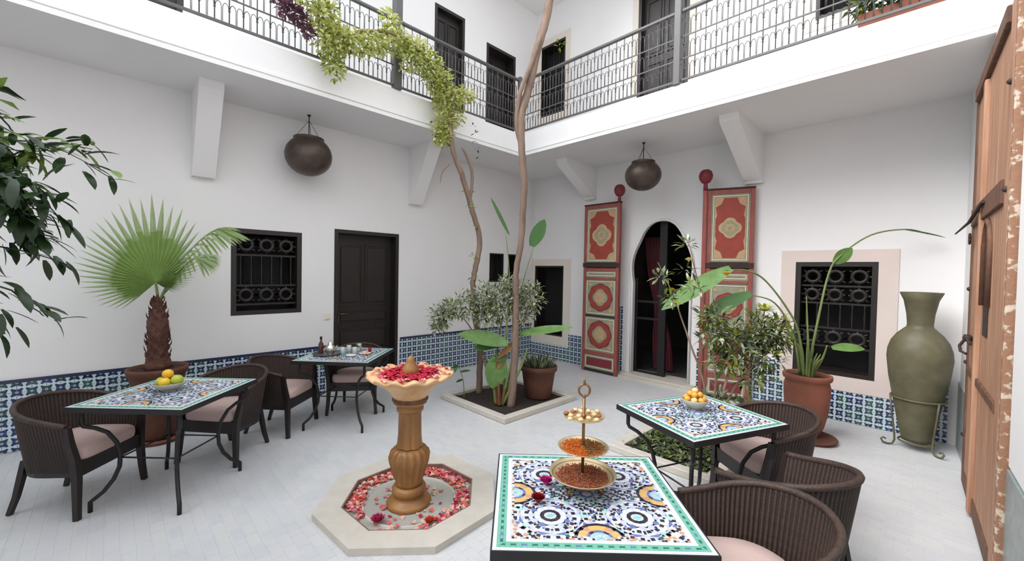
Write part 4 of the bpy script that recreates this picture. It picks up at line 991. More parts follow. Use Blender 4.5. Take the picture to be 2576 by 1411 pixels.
mb = MB(); mb.tube([(.1, -.03, 1.22), (.55, -.035, 1.20)], .012, 6); mb.tube([(.3, -.04, 1.22), (.34, -.075, 1.16), (.44, -.075, 1.13), (.5, -.05, 1.12)], .010, 6); mb.ball((.3, -.03, 1.22), .03, 8); mb.build('latch', M['rust'], t)
mb = MB(); mb.tube([(.2+.035*math.cos(q*PI/6), -.035, 2.0+.04*math.sin(q*PI/6)) for q in range(13)], .007, 6); mb.build('ring', M['rust'], t)
for q, (x, z) in enumerate([(.05, 2.17), (.05, 1.6), (.05, 1.0), (.05, .4), (DL-.12, 2.17), (DL-.12, 2.75)]):
    mb = MB(); mb.ball((x, -.012, z), .018, 6); mb.build('nail_head', M['rust'], t)

# ------------------------------------------------------------------ hanging lamps
def lamp(x, y, zt_, zb, r_, label):
    t = thing('hanging_lamp', label, 'lamp', (x, y, zb), 0, 'pierced metal lamps'); H = zt_-zb
    mb = MB(); prof = []
    for i in range(25):
        a = -PI/2+i*(PI/2+.92)/24; prof.append((max(.001, r_*math.cos(a)), H*.53+H*.54*math.sin(a)))
    rt_ = prof[-1][0]; prof += [(rt_+.012, prof[-1][1]+.006), (rt_+.012, prof[-1][1]+.022), (rt_-.004, prof[-1][1]+.024), (rt_-.01, prof[-1][1]-.004)]
    prof += [(max(.001, p[0]*.96), p[1]*.96+.012) for p in prof[:25][::-1]]
    mb.lathe(prof, 48); mb.build('shade', M['bronze'], t)
    top = prof[25][1]; cz = ZS-zb
    mb = MB()
    for k in range(40):
        for j in range(5):
            a = 2*PI*(k+.5*(j % 2))/40; el = -.6+j*.32
            if j in (0, 4) and k % 2: continue
            q = r_*1.003*math.cos(el); mb.ball((q*math.cos(a), q*math.sin(a), H*.53+H*.54*math.sin(el)), .0030, 4)
    mb.build('punched_pattern', M['dark'], t)['kind'] = 'stuff'
    mb = MB(); mb.tube([(0, 0, H*.55), (0, 0, cz-.02)], .006, 6); mb.lathe([(.0, cz), (.022, cz), (.014, cz-.02), (.0, cz-.025)], 14); mb.ball((0, 0, H*.5), .03, 8); mb.build('cord', M['rust'], t)
    for k in range(3):
        a = k*2*PI/3+.5; mb = MB(); mb.tube([(rt_*math.cos(a), rt_*math.sin(a), top), (0.004*math.cos(a), 0.004*math.sin(a), top+.75*(cz-top))], .0028, 4); mb.build('chain', M['rust'], t)
lamp(-5.39, 1.75, 3.29, 2.84, .265, 'round pierced metal lamp hanging before the left wall, between window and bracket')
lamp(-2.89, 5.44, 3.30, 2.90, .25, 'round pierced metal lamp hanging above the pointed arch')

# ------------------------------------------------------------------ pots and vase
t = thing('floor_vase', 'tall olive green vase with flared neck in an iron stand, right corner', 'vase', (-.03, 5.76, 0))
mb = MB(); mb.lathe([(.0, .085), (.108, .085), (.115, .12), (.145, .274), (.187, .515), (.222, .716), (.242, .916), (.236, .996), (.212, 1.08), (.17, 1.15), (.125, 1.20), (.100, 1.225), (.096, 1.25), (.104, 1.355), (.128, 1.49), (.160, 1.566), (.155, 1.572), (.12, 1.49), (.09, 1.355), (.085, 1.25), (.0, 1.2)], 48, flute=lambda th, z: .006*math.sin(7*th+9*z)); mb.build('vase_body', M['olive'], t)
mb = MB(); mb.tube([(.198*math.cos(a), .198*math.sin(a), .512) for a in [2*PI*i/32 for i in range(33)]], .010, 6, cap=False); mb.build('stand_ring', M['olive'], t)
mb = MB(); mb.tube([(.128*math.cos(a), .128*math.sin(a), .072) for a in [2*PI*i/28 for i in range(29)]], .009, 6, cap=False); mb.build('stand_ring', M['olive'], t)
for k in range(3):
    a = -.75-k*2*PI/3; c, s_ = math.cos(a), math.sin(a); mb = MB()
    pts = [(.205, .515), (.19, .35), (.165, .15), (.16, .06), (.175, .02), (.21, .009), (.25, .02), (.265, .05), (.245, .07), (.228, .055)]
    mb.tube([(r_*c, r_*s_, z) for r_, z in pts], .009, 6); mb.build('stand_leg', M['olive'], t)
def potmat(mb): return mb
t = thing('terracotta_urn', 'tall terracotta urn holding the bird-of-paradise plant', 'pot', (-.86, 5.28, 0))
mb = MB(); mb.lathe([(.0, .045), (.12, .045), (.13, .07), (.16, .14), (.19, .28), (.205, .45), (.207, .55), (.195, .60), (.196, .615), (.214, .625), (.222, .65), (.218, .675), (.20, .68), (.188, .66), (.185, .60), (.0, .60)], 40); mb.build('pot_body', M['terra'], t)
mb = MB(); mb.lathe([(.0, 0), (.20, 0), (.235, .035), (.228, .045), (.195, .02), (.0, .02)], 36, (.05, -.04, 0)); mb.build('saucer', M['terradark'], t)
mb = MB(); mb.lathe([(.187, .64), (.1, .652), (.0, .655)], 30); mb.build('soil', M['soil'], t)
t = thing('terracotta_pot', 'old brown terracotta pot standing in the soil of the tree bed', 'pot', (-3.62, 4.10, .03))
mb = MB(); mb.lathe([(.0, 0), (.165, 0), (.175, .02), (.205, .22), (.225, .36), (.245, .362), (.25, .42), (.24, .43), (.225, .42), (.21, .37), (.0, .37)], 36); mb.build('pot_body', M['terradark'], t)
mb = MB(); mb.lathe([(.222, .40), (.1, .41), (.0, .41)], 30); mb.build('soil', M['soil'], t)
t = thing('palm_pot', 'wide brown pot of the fan palm behind the lemon table', 'pot', (-5.20, .33, 0))
mb = MB(); mb.lathe([(.0, .03), (.12, .03), (.14, .06), (.165, .3), (.20, .56), (.215, .64), (.225, .65), (.238, .69), (.236, .715), (.222, .715), (.21, .67), (.0, .66)], 36); mb.build('pot_body', M['terradark'], t)
mb = MB(); mb.lathe([(.0, 0), (.17, 0), (.2, .035), (.19, .04), (.165, .025), (.0, .025)], 30); mb.build('saucer', M['terra'], t)
mb = MB(); mb.lathe([(.218, .69), (.1, .70), (.0, .70)], 30); mb.build('soil', M['soil'], t)

# ------------------------------------------------------------------ planter beds
def bed(x0, x1, y0, y1, label, soil_m):
    t = thing('planter_bed', label, 'planter', ((x0+x1)/2, (y0+y1)/2, 0)); w2, d2 = (x1-x0)/2, (y1-y0)/2; c = .10
    for a, b_ in (((-w2, -d2, 0), (w2, -d2+c, .062)), ((-w2, d2-c, 0), (w2, d2, .062)), ((-w2, -d2+c, 0), (-w2+c, d2-c, .062)), ((w2-c, -d2+c, 0), (w2, d2-c, .062))):
        mb = MB(); mb.bbox(a, b_, .006); mb.build('stone_curb', M['curb'], t)
    mb = MB(); n = 14
    for i in range(n+1):
        for j in range(n+1): mb.v.append((-w2+c+(2*w2-2*c)*i/n, -d2+c+(2*d2-2*c)*j/n, .022+random.uniform(-.008, .010)))
    for i in range(n):
        for j in range(n): a = i*(n+1)+j; mb.f.append([a, a+n+1, a+n+2, a+1]); mb.m.append(0); mb.s.append(True)
    mb.build('soil', soil_m, t)
bed(*PL1, 'square stone-edged soil bed around the tree trunks', M['soil'])
bed(*PL2, 'square stone-edged green bed under the orange fruit table', M['soil'])

# ------------------------------------------------------------------ plants
def smooth_path(pts, n=6):
    P = [Vector(p) for p in pts]; out = []
    for i in range(len(P)-1):
        p0 = P[max(0, i-1)]; p1 = P[i]; p2 = P[i+1]; p3 = P[min(len(P)-1, i+2)]
        for k in range(n):
            t = k/n; out.append(.5*((2*p1)+(-p0+p2)*t+(2*p0-5*p1+4*p2-p3)*t*t+(-p0+3*p1-3*p2+p3)*t**3))
    out.append(P[-1]); return out
def lerp_r(rs, n, m): # radii interpolated
    out = []
    for i in range(m):
        f = i/(m-1)*(len(rs)-1); k = min(int(f), len(rs)-2); out.append(rs[k]+(rs[k+1]-rs[k])*(f-k))
    return out
def branch(mb, pts, rs, n=8, mi=0, wob=0):
    P = smooth_path(pts); 
    if wob: P = [p+Vector((rnd.uniform(-wob, wob), rnd.uniform(-wob, wob), 0)) for p in P]
    mb.tube(P, lerp_r(rs, 0, len(P)), n, mi); return P
def clump(mb, c, rad, n, size, w_, wr=.45, droop=.5, out=.6):
    c = Vector(c)
    for _ in range(n):
        d = Vector((rnd.gauss(0, 1), rnd.gauss(0, 1), rnd.gauss(0, 1))).normalized(); q = rnd.random()**.5
        p = c+Vector((d.x*rad[0], d.y*rad[1], d.z*rad[2]))*q
        dd = (d*out+Vector((rnd.uniform(-1, 1), rnd.uniform(-1, 1), rnd.uniform(-.6, .8)))*.7)
        s = size*rnd.uniform(.6, 1.3); mb.leaf(p, dd, (rnd.uniform(-.5, .5), rnd.uniform(-.5, .5), 1), s, s*wr, droop, rnd.choices(range(len(w_)), w_)[0], 2, .25)
# fan palm
t = thing('fan_palm', 'fan palm with one large round pleated leaf against the left wall', 'palm', (-5.20, .33, .70))
mb = MB(); mb.lathe([(.0, 0), (.115, 0), (.10, .05), (.078, .16), (.074, .29), (.082, .38), (.080, .46), (.060, .53), (.038, .60), (.022, .66), (.0, .68)], 24, flute=lambda th, z: .06*math.sin(5*th+20*z)); mb.build('trunk', M['palmbark'], t)
mb = MB()
for i in range(70):
    a = i*2.4; z = .02+.64*i/70; r_ = .075+.02*math.sin(z*9)
    if z > .44: r_ = .082-(z-.44)*.26
    mb.leaf((r_*.85*math.cos(a), r_*.85*math.sin(a), z), (math.cos(a)*.32, math.sin(a)*.32, 1), (math.cos(a), math.sin(a), 0), .08, .05, -.02, 0, 2, .3)
mb.build('leaf_base_scales', M['palmbark'], t)['kind'] = 'stuff'
hub = Vector((.06, -.02, .83))
for k, (h2, rr) in enumerate([(hub, (.014, .010)), (Vector((.08, .20, .98)), (.011, .008)), (Vector((.02, .10, .80)), (.010, .006))]):
    mb = MB(); branch(mb, [(0, 0, .6), (h2.x*.4, h2.y*.3, .6+(h2.z-.6)*.5), h2], rr, 8); mb.build('petiole', M['stem'], t)
mb = MB(); NS = 46
def frad(th):   # th from +y axis, ccw toward +z
    d = math.degrees(th)
    tab = [(-40, .16), (-15, .22), (20, .34), (50, .54), (75, .76), (92, .84), (115, .74), (140, .63), (165, .54), (190, .48), (215, .42), (235, .28)]
    for (a, r0), (b_, r1) in zip(tab, tab[1:]):
        if a <= d <= b_: return r0+(r1-r0)*(d-a)/(b_-a)
    return .4
t0, t1 = R(-38), R(228)
for i in range(NS):
    a0 = t0+(t1-t0)*i/NS; a1 = t0+(t1-t0)*(i+1)/NS; am = (a0+a1)/2; Lr = frad(am)*rnd.uniform(.95, 1.05); J = Lr*rnd.uniform(.50, .62)
    def P(r_, a, off): 
        sag = .10*(r_/.8)**2
        return hub+Vector((off+.05*r_-sag*.3, r_*math.cos(a), r_*math.sin(a)))
    vs = [hub, P(J*.5, a0, -.012), P(J*.5, am, .006), P(J*.5, a1, -.012), P(J, a0, -.018), P(J, am, .010), P(J, a1, -.018)]
    hw_ = (a1-a0)*.36
    mid = J+(Lr-J)*.5
    vs += [P(mid, am-hw_*.62, 0), P(mid, am, .008), P(mid, am+hw_*.62, 0), P(Lr, am, .0)]
    mb.add(vs, [(0, 1, 2), (0, 2, 3), (1, 4, 5, 2), (2, 5, 6, 3)], 0, False)
    mb.add(vs, [(4, 7, 8, 5), (5, 8, 9, 6), (7, 10, 8), (8, 10, 9)], 1, False)
fan = mb.build('fan_leaf', [M['palmleaf'], M['palmtip']], t)
hb = Vector((.08, .12, .92))
SP = smooth_path([(.05, .02, .84), (.06, .16, 1.05), (.07, .32, 1.26), (.08, .44, 1.37), (.09, .52, 1.38)], 6)
mb = MB(); mb.tube(SP, lerp_r((.008, .003), 0, len(SP)), 6, 1)
for i in range(30):
    f = i/29; q = SP[int(5+f*(len(SP)-6))]; a = R(-95+80*f) if i % 3 else R(40-10*f)
    mb.leaf(q, (rnd.uniform(-.15, .3), math.cos(a)+.25, math.sin(a)), (1, 0, .2), (.20 if i % 3 else .12)+.05*f, .026, .35 if i % 3 else .9, i % 2, 6, .5)
mb.build('folded_leaf', [M['palmtip'], M['palmleaf']], t)
hb2 = hb+Vector((0, .16, .16)); mb = MB(); branch(mb, [hb, hb+Vector((.0, .09, .1)), hb2], (.008, .005), 6)
for i in range(14):
    a = R(-75+120*i/13); mb.leaf(hb2, (rnd.uniform(-.1, .2), math.cos(a), math.sin(a)*.5), (1, 0, .3), .22, .026, .7, 1, 5, .5)
mb.build('drooping_leaf', [M['stem'], M['palmtip']], t)

# straight and leaning tree trunks with climbing vine
t = thing('tree_trunk', 'straight pinkish brown tree trunk rising from the bed and forking at the gallery', 'tree', (-3.58, 3.55, .03))
o0 = Vector((-3.58, 3.55, .03))
mb = MB(); branch(mb, [Vector(p)-o0 for p in [(-3.58, 3.55, .0), (-3.56, 3.58, .6), (-3.55, 3.58, 1.2), (-3.55, 3.57, 1.65), (-3.55, 3.64, 2.11), (-3.55, 3.68, 2.71), (-3.55, 3.64, 3.1), (-3.55, 3.60, 3.57), (-3.55, 3.73, 4.0), (-3.55, 3.86, 4.49), (-3.55, 4.04, 5.02), (-3.55, 4.15, 5.6), (-3.55, 4.2, 6.2)]], (.05, .045, .04, .036, .038, .040, .042, .046, .050, .054, .052, .05, .045), 10, 0, .006); mb.build('trunk', M['bark'], t)
mb = MB(); branch(mb, [Vector(p)-o0 for p in [(-3.55, 3.63, 3.15), (-3.58, 3.56, 3.5), (-3.57, 3.58, 3.85), (-3.53, 3.70, 4.2), (-3.51, 3.84, 4.55), (-3.54, 3.98, 4.9)]], (.022, .026, .028, .028, .026, .015), 8, 0, .005); mb.build('branch', M['bark'], t)
mb = MB(); branch(mb, [Vector(p)-o0 for p in [(-3.66, 3.60, .0), (-3.60, 3.6, .8), (-3.62, 3.61, 1.3), (-3.58, 3.6, 1.8)]], (.028, .026, .022, .014), 8, 0, .008); mb.build('side_stem', M['bark'], t)
mb = MB(); cl = Vector((-3.55, 3.95, 4.9))-o0
for p in [(-3.5, 4.25, 4.72)]: clump(mb, Vector(p)-o0, (.06, .06, .04), 12, .05, [1, 0])
mb.build('leaf_tuft', [M['limedark'], M['lime']], t)
t = thing('climbing_vine', 'leaning vine trunk with hanging masses of yellow-green leaves before the gallery', 'vine', (-4.28, 3.62, .03)); o0 = Vector((-4.28, 3.62, .03))
mb = MB(); branch(mb, [Vector(p)-o0 for p in [(-4.28, 3.62, .0), (-4.27, 3.62, .5), (-4.28, 3.56, 1.0), (-4.30, 3.50, 1.49), (-4.30, 3.53, 1.71), (-4.30, 3.60, 2.14), (-4.30, 3.44, 2.56), (-4.30, 3.30, 2.90), (-4.31, 3.13, 3.28), (-4.42, 3.18, 3.65), (-4.48, 3.25, 4.0), (-4.5, 3.0, 4.25), (-4.5, 2.72, 4.42), (-4.5, 2.4, 4.48), (-4.5, 2.0, 4.35), (-4.5, 1.78, 4.2), (-4.5, 1.6, 4.6), (-4.5, 1.5, 5.2)]], (.045, .04, .038, .036, .036, .036, .036, .034, .032, .03, .028, .024, .02, .018, .016, .016, .016, .014), 8, 0, .006); mb.build('trunk', M['bark'], t)
mb = MB(); branch(mb, [Vector(p)-o0 for p in [(-4.31, 3.08, 3.05), (-4.33, 3.0, 2.95), (-4.34, 2.97, 2.8)]], (.012, .008, .004), 6); branch(mb, [Vector(p)-o0 for p in [(-4.30, 3.42, 2.6), (-4.24, 3.40, 3.0), (-4.26, 3.25, 3.3)]], (.018, .02, .014), 6); mb.build('twig', M['bark'], t)
LM = [M['lime'], M['limelight'], M['limedark'], M['purple']]
mb = MB()
vp = [((-4.5, 1.42, 4.55), (.10, .16, .14), 190), ((-4.5, 1.60, 4.32), (.12, .12, .16), 260), ((-4.5, 1.66, 4.08), (.10, .11, .16), 260), ((-4.5, 1.72, 3.86), (.08, .09, .12), 130), ((-4.5, 1.80, 4.16), (.10, .14, .12), 200),
      ((-4.5, 1.98, 4.20), (.09, .14, .10), 160), ((-4.5, 2.16, 4.28), (.09, .15, .10), 170), ((-4.5, 2.42, 4.42), (.10, .16, .12), 240), ((-4.5, 2.56, 4.26), (.08, .09, .14), 120), ((-4.5, 2.68, 4.40), (.10, .16, .12), 220), ((-4.5, 2.86, 4.30), (.12, .16, .14), 280),
      ((-4.5, 3.02, 4.14), (.12, .16, .16), 320), ((-4.5, 3.16, 3.96), (.13, .17, .16), 340), ((-4.48, 3.22, 3.76), (.12, .14, .14), 260), ((-4.45, 3.08, 3.56), (.11, .12, .14), 220), ((-4.42, 3.04, 3.40), (.10, .10, .09), 120), ((-4.46, 3.42, 4.08), (.09, .09, .09), 90), ((-4.5, 3.50, 4.12), (.05, .14, .04), 40),
      ((-4.5, 1.5, 4.85), (.12, .16, .2), 160), ((-4.5, 2.35, 4.62), (.06, .10, .08), 70)]
for c, rad, n in vp: clump(mb, Vector(c)-o0, (rad[0]*1.4, rad[1]*1.35, rad[2]*1.25), int(n*1.3), .058, [5, 5, 1.8, 0], .55, .6)
for c, rad, n in [((-4.30, 3.46, 2.56), (.05, .07, .05), 26), ((-4.3, 3.55, 2.3), (.03, .04, .03), 8), ((-4.3, 3.50, 1.9), (.03, .05, .04), 10), ((-4.3, 3.52, 1.62), (.04, .05, .05), 14), ((-4.30, 3.38, 2.75), (.02, .12, .03), 12)]: clump(mb, Vector(c)-o0, rad, n, .05, [4, 4, 2, 0], .55, .5)
mb.build('foliage', LM, t)['kind'] = 'stuff'
mb = MB()
for c, rad, n in [((-4.52, 1.24, 4.28), (.08, .09, .09), 130), ((-4.52, 1.36, 4.24), (.08, .08, .07), 110), ((-4.52, 1.46, 4.12), (.06, .06, .05), 50)]: clump(mb, Vector(c)-o0, rad, n, .055, [0, 0, 0, 1], .6, .5)
mb.build('purple_bracts', LM, t)['kind'] = 'stuff'
mb = MB()
for k in range(5):
    z = 3.72-.10*k; clump(mb, Vector((-4.25, 3.42+.02*k, z-.1))-o0, (.02, .02, .02), 3, .05, [1, 1, 1], .5)
mb.build('hanging_tips', [M['bushdark'], M['bush'], M['bushdark']], t)['kind'] = 'stuff'

# bush with small pale leaves in the tree bed
def shrub(name, loc, label, stems, clumps_, mats_, weights, size, wr=.4):
    t = thing(name, label, 'shrub', loc); o0 = Vector(loc)
    mb = MB()
    for pts, rs in stems: branch(mb, [Vector(p)-o0 for p in pts], rs, 6, 0, .004)
    mb.build('stems', M['bark'], t)
    mb = MB()
    for c, rad, n in clumps_: clump(mb, Vector(c)-o0, (rad[0]*1.12, rad[1]*1.12, rad[2]*1.15), int(n*1.35), size, weights, wr, .4)
    mb.build('foliage', mats_, t)['kind'] = 'stuff'
    return t
base = (-3.92, 3.62, .03)
shrub('variegated_shrub', base, 'grey-green shrub with white flecked leaves around the tree trunks',
      [([base, (-3.98, 3.45, .6), (-4.12, 3.25, 1.05), (-4.28, 3.08, 1.15)], (.014, .012, .008, .004)), ([base, (-3.9, 3.6, .7), (-3.8, 3.62, 1.2), (-3.7, 3.7, 1.5)], (.014, .012, .008, .004)), ([base, (-3.85, 3.7, .6), (-3.62, 3.85, 1.1), (-3.5, 3.95, 1.35)], (.012, .01, .008, .004)), ([base, (-4.02, 3.4, .7), (-4.1, 3.3, 1.3), (-4.05, 3.35, 1.5)], (.012, .01, .008, .004))],
      [((-4.32, 3.0, 1.10), (.14, .16, .14), 210), ((-4.24, 3.10, 1.22), (.14, .16, .12), 200), ((-4.10, 3.24, 1.26), (.16, .18, .16), 260), ((-3.95, 3.42, 1.36), (.16, .18, .18), 320), ((-3.80, 3.55, 1.32), (.18, .18, .2), 340), ((-3.66, 3.68, 1.42), (.16, .18, .18), 320), ((-3.54, 3.84, 1.38), (.14, .16, .18), 260), ((-3.60, 3.74, 1.18), (.16, .18, .14), 220), ((-3.92, 3.44, 1.12), (.18, .2, .12), 240), ((-4.34, 2.98, .98), (.1, .1, .08), 90), ((-3.75, 3.6, 1.56), (.1, .1, .08), 90)],
      [M['bush'], M['bushlight'], M['bushdark'], M['limedark']], [4, 5.5, 1.5, 2], .062, .38)
# broad leaves in the bed
def big_leaf(t, name, base_, d, L_, W_, m_, droop=.3, up_=(0, 0, 1), k=8, fold=.18):
    mb = MB(); mb.leaf(base_, d, up_, L_, W_, droop, 0, k, fold); return mb.build(name, m_, t)
def bl(t, o0, a, b_, W_, m_, droop=0, up_=(0, 0, 1), fold=.18, name='leaf_blade'):
    a = Vector(a)-o0; b_ = Vector(b_)-o0; return big_leaf(t, name, a, b_-a, (b_-a).length*1.0, W_, m_, droop, up_, 8, fold)
o0 = Vector((-3.72, 3.50, .03)); tocam = Vector((3.7, -3.6, .6)).normalized()
t = thing('broad_leaf_plant', 'young banana-like plant with broad green leaves at the foot of the trunks', 'plant', o0)
for k, pts in enumerate([[(-3.72, 3.5, .03), (-3.76, 3.48, .4), (-3.70, 3.5, .72)], [(-3.70, 3.52, .03), (-3.62, 3.56, .5), (-3.52, 3.66, .92)], [(-3.76, 3.46, .03), (-3.78, 3.44, .35), (-3.74, 3.46, .62)], [(-3.66, 3.56, .03), (-3.58, 3.60, .9), (-3.54, 3.66, 1.5), (-3.44, 3.76, 2.02)], [(-3.7, 3.54, .03), (-3.68, 3.54, .9), (-3.66, 3.56, 1.6), (-3.70, 3.52, 2.18)], [(-3.68, 3.5, .03), (-3.50, 3.62, .5), (-3.44, 3.68, .75)]]):
    mb = MB(); branch(mb, [Vector(p)-o0 for p in pts], (.024, .016, .008) if k not in (3, 4) else (.018, .012, .007, .004), 7); mb.build('leaf_stalk', M['stem'], t)
bl(t, o0, (-3.64, 3.54, .80), (-4.10, 3.12, .93), .22, M['banana'], .06, tocam+Vector((0, 0, .8)))
bl(t, o0, (-3.70, 3.52, .84), (-3.98, 3.26, .74), .16, M['bananadark'], .12, tocam+Vector((0, 0, .5)))
bl(t, o0, (-3.54, 3.64, .93), (-3.07, 4.10, 1.03), .15, M['banana'], .02, tocam+Vector((0, 0, 1.4)))
bl(t, o0, (-3.71, 3.47, .66), (-3.77, 3.40, .24), .28, M['banana'], .0, tocam, .08)
bl(t, o0, (-3.80, 3.38, .60), (-3.62, 3.54, .66), .10, M['bananadark'], .1, tocam)
bl(t, o0, (-3.46, 3.74, 2.02), (-3.36, 3.86, 2.36), .17, M['bananadark'], .02, tocam, .1)
bl(t, o0, (-3.66, 3.54, 2.16), (-3.84, 3.38, 2.62), .045, M['bananadark'], -.02, tocam, .3)
bl(t, o0, (-3.66, 3.52, .74), (-3.74, 3.44, .46), .10, M['brownleaf'], .1, tocam, .4, 'dry_leaf')
bl(t, o0, (-3.52, 3.62, .86), (-3.74, 3.42, .62), .07, M['brownleaf'], .1, tocam, .5, 'dry_leaf')
for k in range(5):
    a = k*1.3; mb = MB(); branch(mb, [(0.04*math.cos(a), .04*math.sin(a), 0), (.06*math.cos(a), .06*math.sin(a), .14), (.08*math.cos(a), .08*math.sin(a), .22+.02*k)], (.024, .02, .006), 7); mb.build('cut_stub', M['brownleaf'], t)
# small green leaf twig by the planter
o0 = Vector((-4.20, 3.30, .03)); t = thing('seedling', 'thin seedling with narrow green leaves at the left corner of the tree bed', 'plant', o0)
mb = MB(); branch(mb, [(0, 0, 0), (.01, -.03, .25), (.02, -.12, .45)], (.007, .005, .003), 6); mb.build('stem', M['stem'], t)
for p, d in (((.02, -.12, .45), (.3, -1, .25)), ((.02, -.12, .45), (.1, -.8, -.6)), ((.01, -.08, .36), (.5, .6, .3)), ((.0, -.03, .25), (.2, -.9, .2))):
    mb = MB(); mb.leaf(p, d, tocam, .14, .035, .4, 0, 5, .2); mb.build('leaf_blade', M['bananadark'], t)
# succulent in the old pot
o0 = Vector((-3.62, 4.10, .44)); t = thing('potted_succulent', 'low grey-green spiky plant in the old terracotta pot', 'plant', o0)
mb = MB()
for i in range(150):
    a = rnd.uniform(0, 2*PI); q = .19*math.sqrt(rnd.random()); mb.leaf((q*math.cos(a), q*math.sin(a), 0), (math.cos(a)*q*4, math.sin(a)*q*4, 1), (math.cos(a), math.sin(a), 0), rnd.uniform(.08, .2), .018, .12, rnd.choices([0, 1, 2], [4, 1, 3])[0], 3, .3)
mb.build('foliage', [M['bush'], M['bushlight'], M['bushdark']], t)['kind'] = 'stuff'

# citrus shrub and low plants in the right bed
base = (-1.42, 4.10, .03)
shrub('citrus_shrub', base, 'open leafy shrub with yellow-tipped rosettes in front of the right painted leaf',
      [([base, (-1.36, 4.2, .5), (-1.28, 4.34, .95), (-1.2, 4.46, 1.3)], (.018, .015, .011, .005)), ([base, (-1.48, 4.12, .6), (-1.62, 4.02, 1.1), (-1.74, 3.94, 1.5), (-1.86, 3.84, 1.82)], (.016, .012, .009, .006, .003)), ([base, (-1.4, 4.16, .7), (-1.5, 4.14, 1.3), (-1.62, 4.06, 1.9), (-1.68, 4.04, 2.1)], (.014, .011, .008, .005, .003)), ([base, (-1.28, 4.3, .6), (-1.05, 4.55, 1.0), (-.96, 4.66, 1.25)], (.014, .012, .008, .004))],
      [((-1.28, 4.38, 1.05), (.17, .17, .16), 240), ((-1.14, 4.52, 1.18), (.16, .16, .14), 220), ((-1.02, 4.64, 1.14), (.14, .14, .16), 200), ((-1.42, 4.24, 1.12), (.16, .16, .14), 170), ((-1.10, 4.54, .92), (.16, .14, .12), 150), ((-1.36, 4.3, .86), (.14, .14, .12), 120), ((-1.18, 4.46, .72), (.14, .14, .1), 80), ((-1.40, 4.22, .50), (.12, .12, .08), 70), ((-1.22, 4.4, .42), (.12, .12, .06), 60), ((-1.46, 4.2, 1.30), (.14, .14, .09), 100),
       ((-1.76, 3.93, 1.46), (.08, .08, .06), 26), ((-1.84, 3.86, 1.68), (.07, .06, .05), 24), ((-1.66, 4.03, 1.75), (.06, .05, .04), 14), ((-1.66, 4.05, 2.0), (.05, .05, .05), 16), ((-1.6, 4.05, 1.58), (.1, .1, .06), 26)],
      [M['bush'], M['bushdark'], M['croton'], M['limedark'], M['bushlight']], [5, 3.5, 1.4, 3.5, 2.6], .085, .32)
t = thing('croton_rosette', 'bright yellow-green leaf rosette topping the shrub near the urn', 'plant', (-1.10, 4.55, 1.36))
mb = MB()
for i in range(26):
    a = i*2.4; el = .15+.9*(i/26); mb.leaf((0, 0, 0), (math.cos(a)*math.cos(el), math.sin(a)*math.cos(el), math.sin(el)), (0, 0, 1), .12, .034, .35, i % 3 == 0, 4, .25)
mb.tube([(0, 0, 0), (-.02, -.02, -.2), (-.03, -.05, -.4)], [.006, .008, .01], 6, 2)
mb.build('foliage', [M['croton'], M['limelight'], M['bark']], t)['kind'] = 'stuff'
for i, (p, lb, m_) in enumerate([((-1.38, 4.32, 1.70), 'yellow-orange flower high on the citrus shrub', 'tanger'), ((-1.63, 4.02, 1.83), 'pale yellow flower nearest the arch on the citrus shrub', 'limelight'), ((-1.75, 3.93, 1.53), 'green-yellow fruit cluster on the twig before the arch', 'croton')]):
    flower('flower_head', p, .035, M[m_], M['lemon'], lb)
# low ground cover, right bed
t = thing('ground_cover', 'low dark green ground cover filling the right bed', 'plant', (-1.6, 3.95, .02)); mb = MB()
for i in range(900):
    x = rnd.uniform(-.38, .36); y = rnd.uniform(-.41, .43); a = rnd.uniform(0, 6.28)
    mb.leaf((x, y, 0), (math.cos(a)*.8, math.sin(a)*.8, rnd.uniform(.3, 1)), (0, 0, 1), rnd.uniform(.05, .10), .03, .6, rnd.choices([0, 1, 2], [5, 2, 1])[0], 2, .3)
mb.build('foliage', [M['bushdark'], M['bush'], M['limedark']], t)['kind'] = 'stuff'
# bird of paradise in the urn
o0 = Vector((-.86, 5.28, .65)); t = thing('bird_of_paradise', 'bird-of-paradise plant with long arching stalks in the terracotta urn', 'plant', o0)
S = [([(-.86, 5.28, .66), (-.80, 5.34, 1.2), (-.73, 5.44, 1.74), (-.64, 5.50, 1.94), (-.42, 5.72, 2.16), (-.16, 5.92, 2.22), (.0, 6.02, 2.17)], (.015, .012, .010, .009, .008, .007, .005)),
     ([(-.90, 5.27, .66), (-.93, 5.2, 1.1), (-1.02, 5.10, 1.36), (-1.20, 4.95, 1.66), (-1.34, 4.80, 1.76), (-1.50, 4.66, 1.76)], (.014, .012, .010, .009, .008, .006)),
     ([(-.92, 5.26, .66), (-.98, 5.18, 1.1), (-1.12, 5.02, 1.42), (-1.3, 4.85, 1.50)], (.013, .011, .008, .005)),
     ([(-.84, 5.28, .66), (-.86, 5.24, 1.1), (-.88, 5.22, 1.5)], (.012, .01, .004)),
     ([(-.82, 5.30, .66), (-.74, 5.30, .85), (-.70, 5.28, 1.0)], (.014, .011, .006))]
for pts, rs in S:
    mb = MB(); branch(mb, [Vector(p)-o0 for p in pts], rs, 7); mb.build('leaf_stalk', M['stem'], t)
for i in range(12):
    a = i*2.4; h = .2+.22*((i*7) % 5)/5; mb = MB(); branch(mb, [(.05*math.cos(a), .05*math.sin(a), 0), (.07*math.cos(a), .07*math.sin(a), h*.6), (.11*math.cos(a), .11*math.sin(a), h)], (.014, .012, .005), 6); mb.build('leaf_stalk', M['stem'], t)
bl(t, o0, (-1.46, 4.70, 1.78), (-1.98, 4.16, 1.36), .20, M['banana'], .10, tocam+Vector((0, 0, .9)), .2)
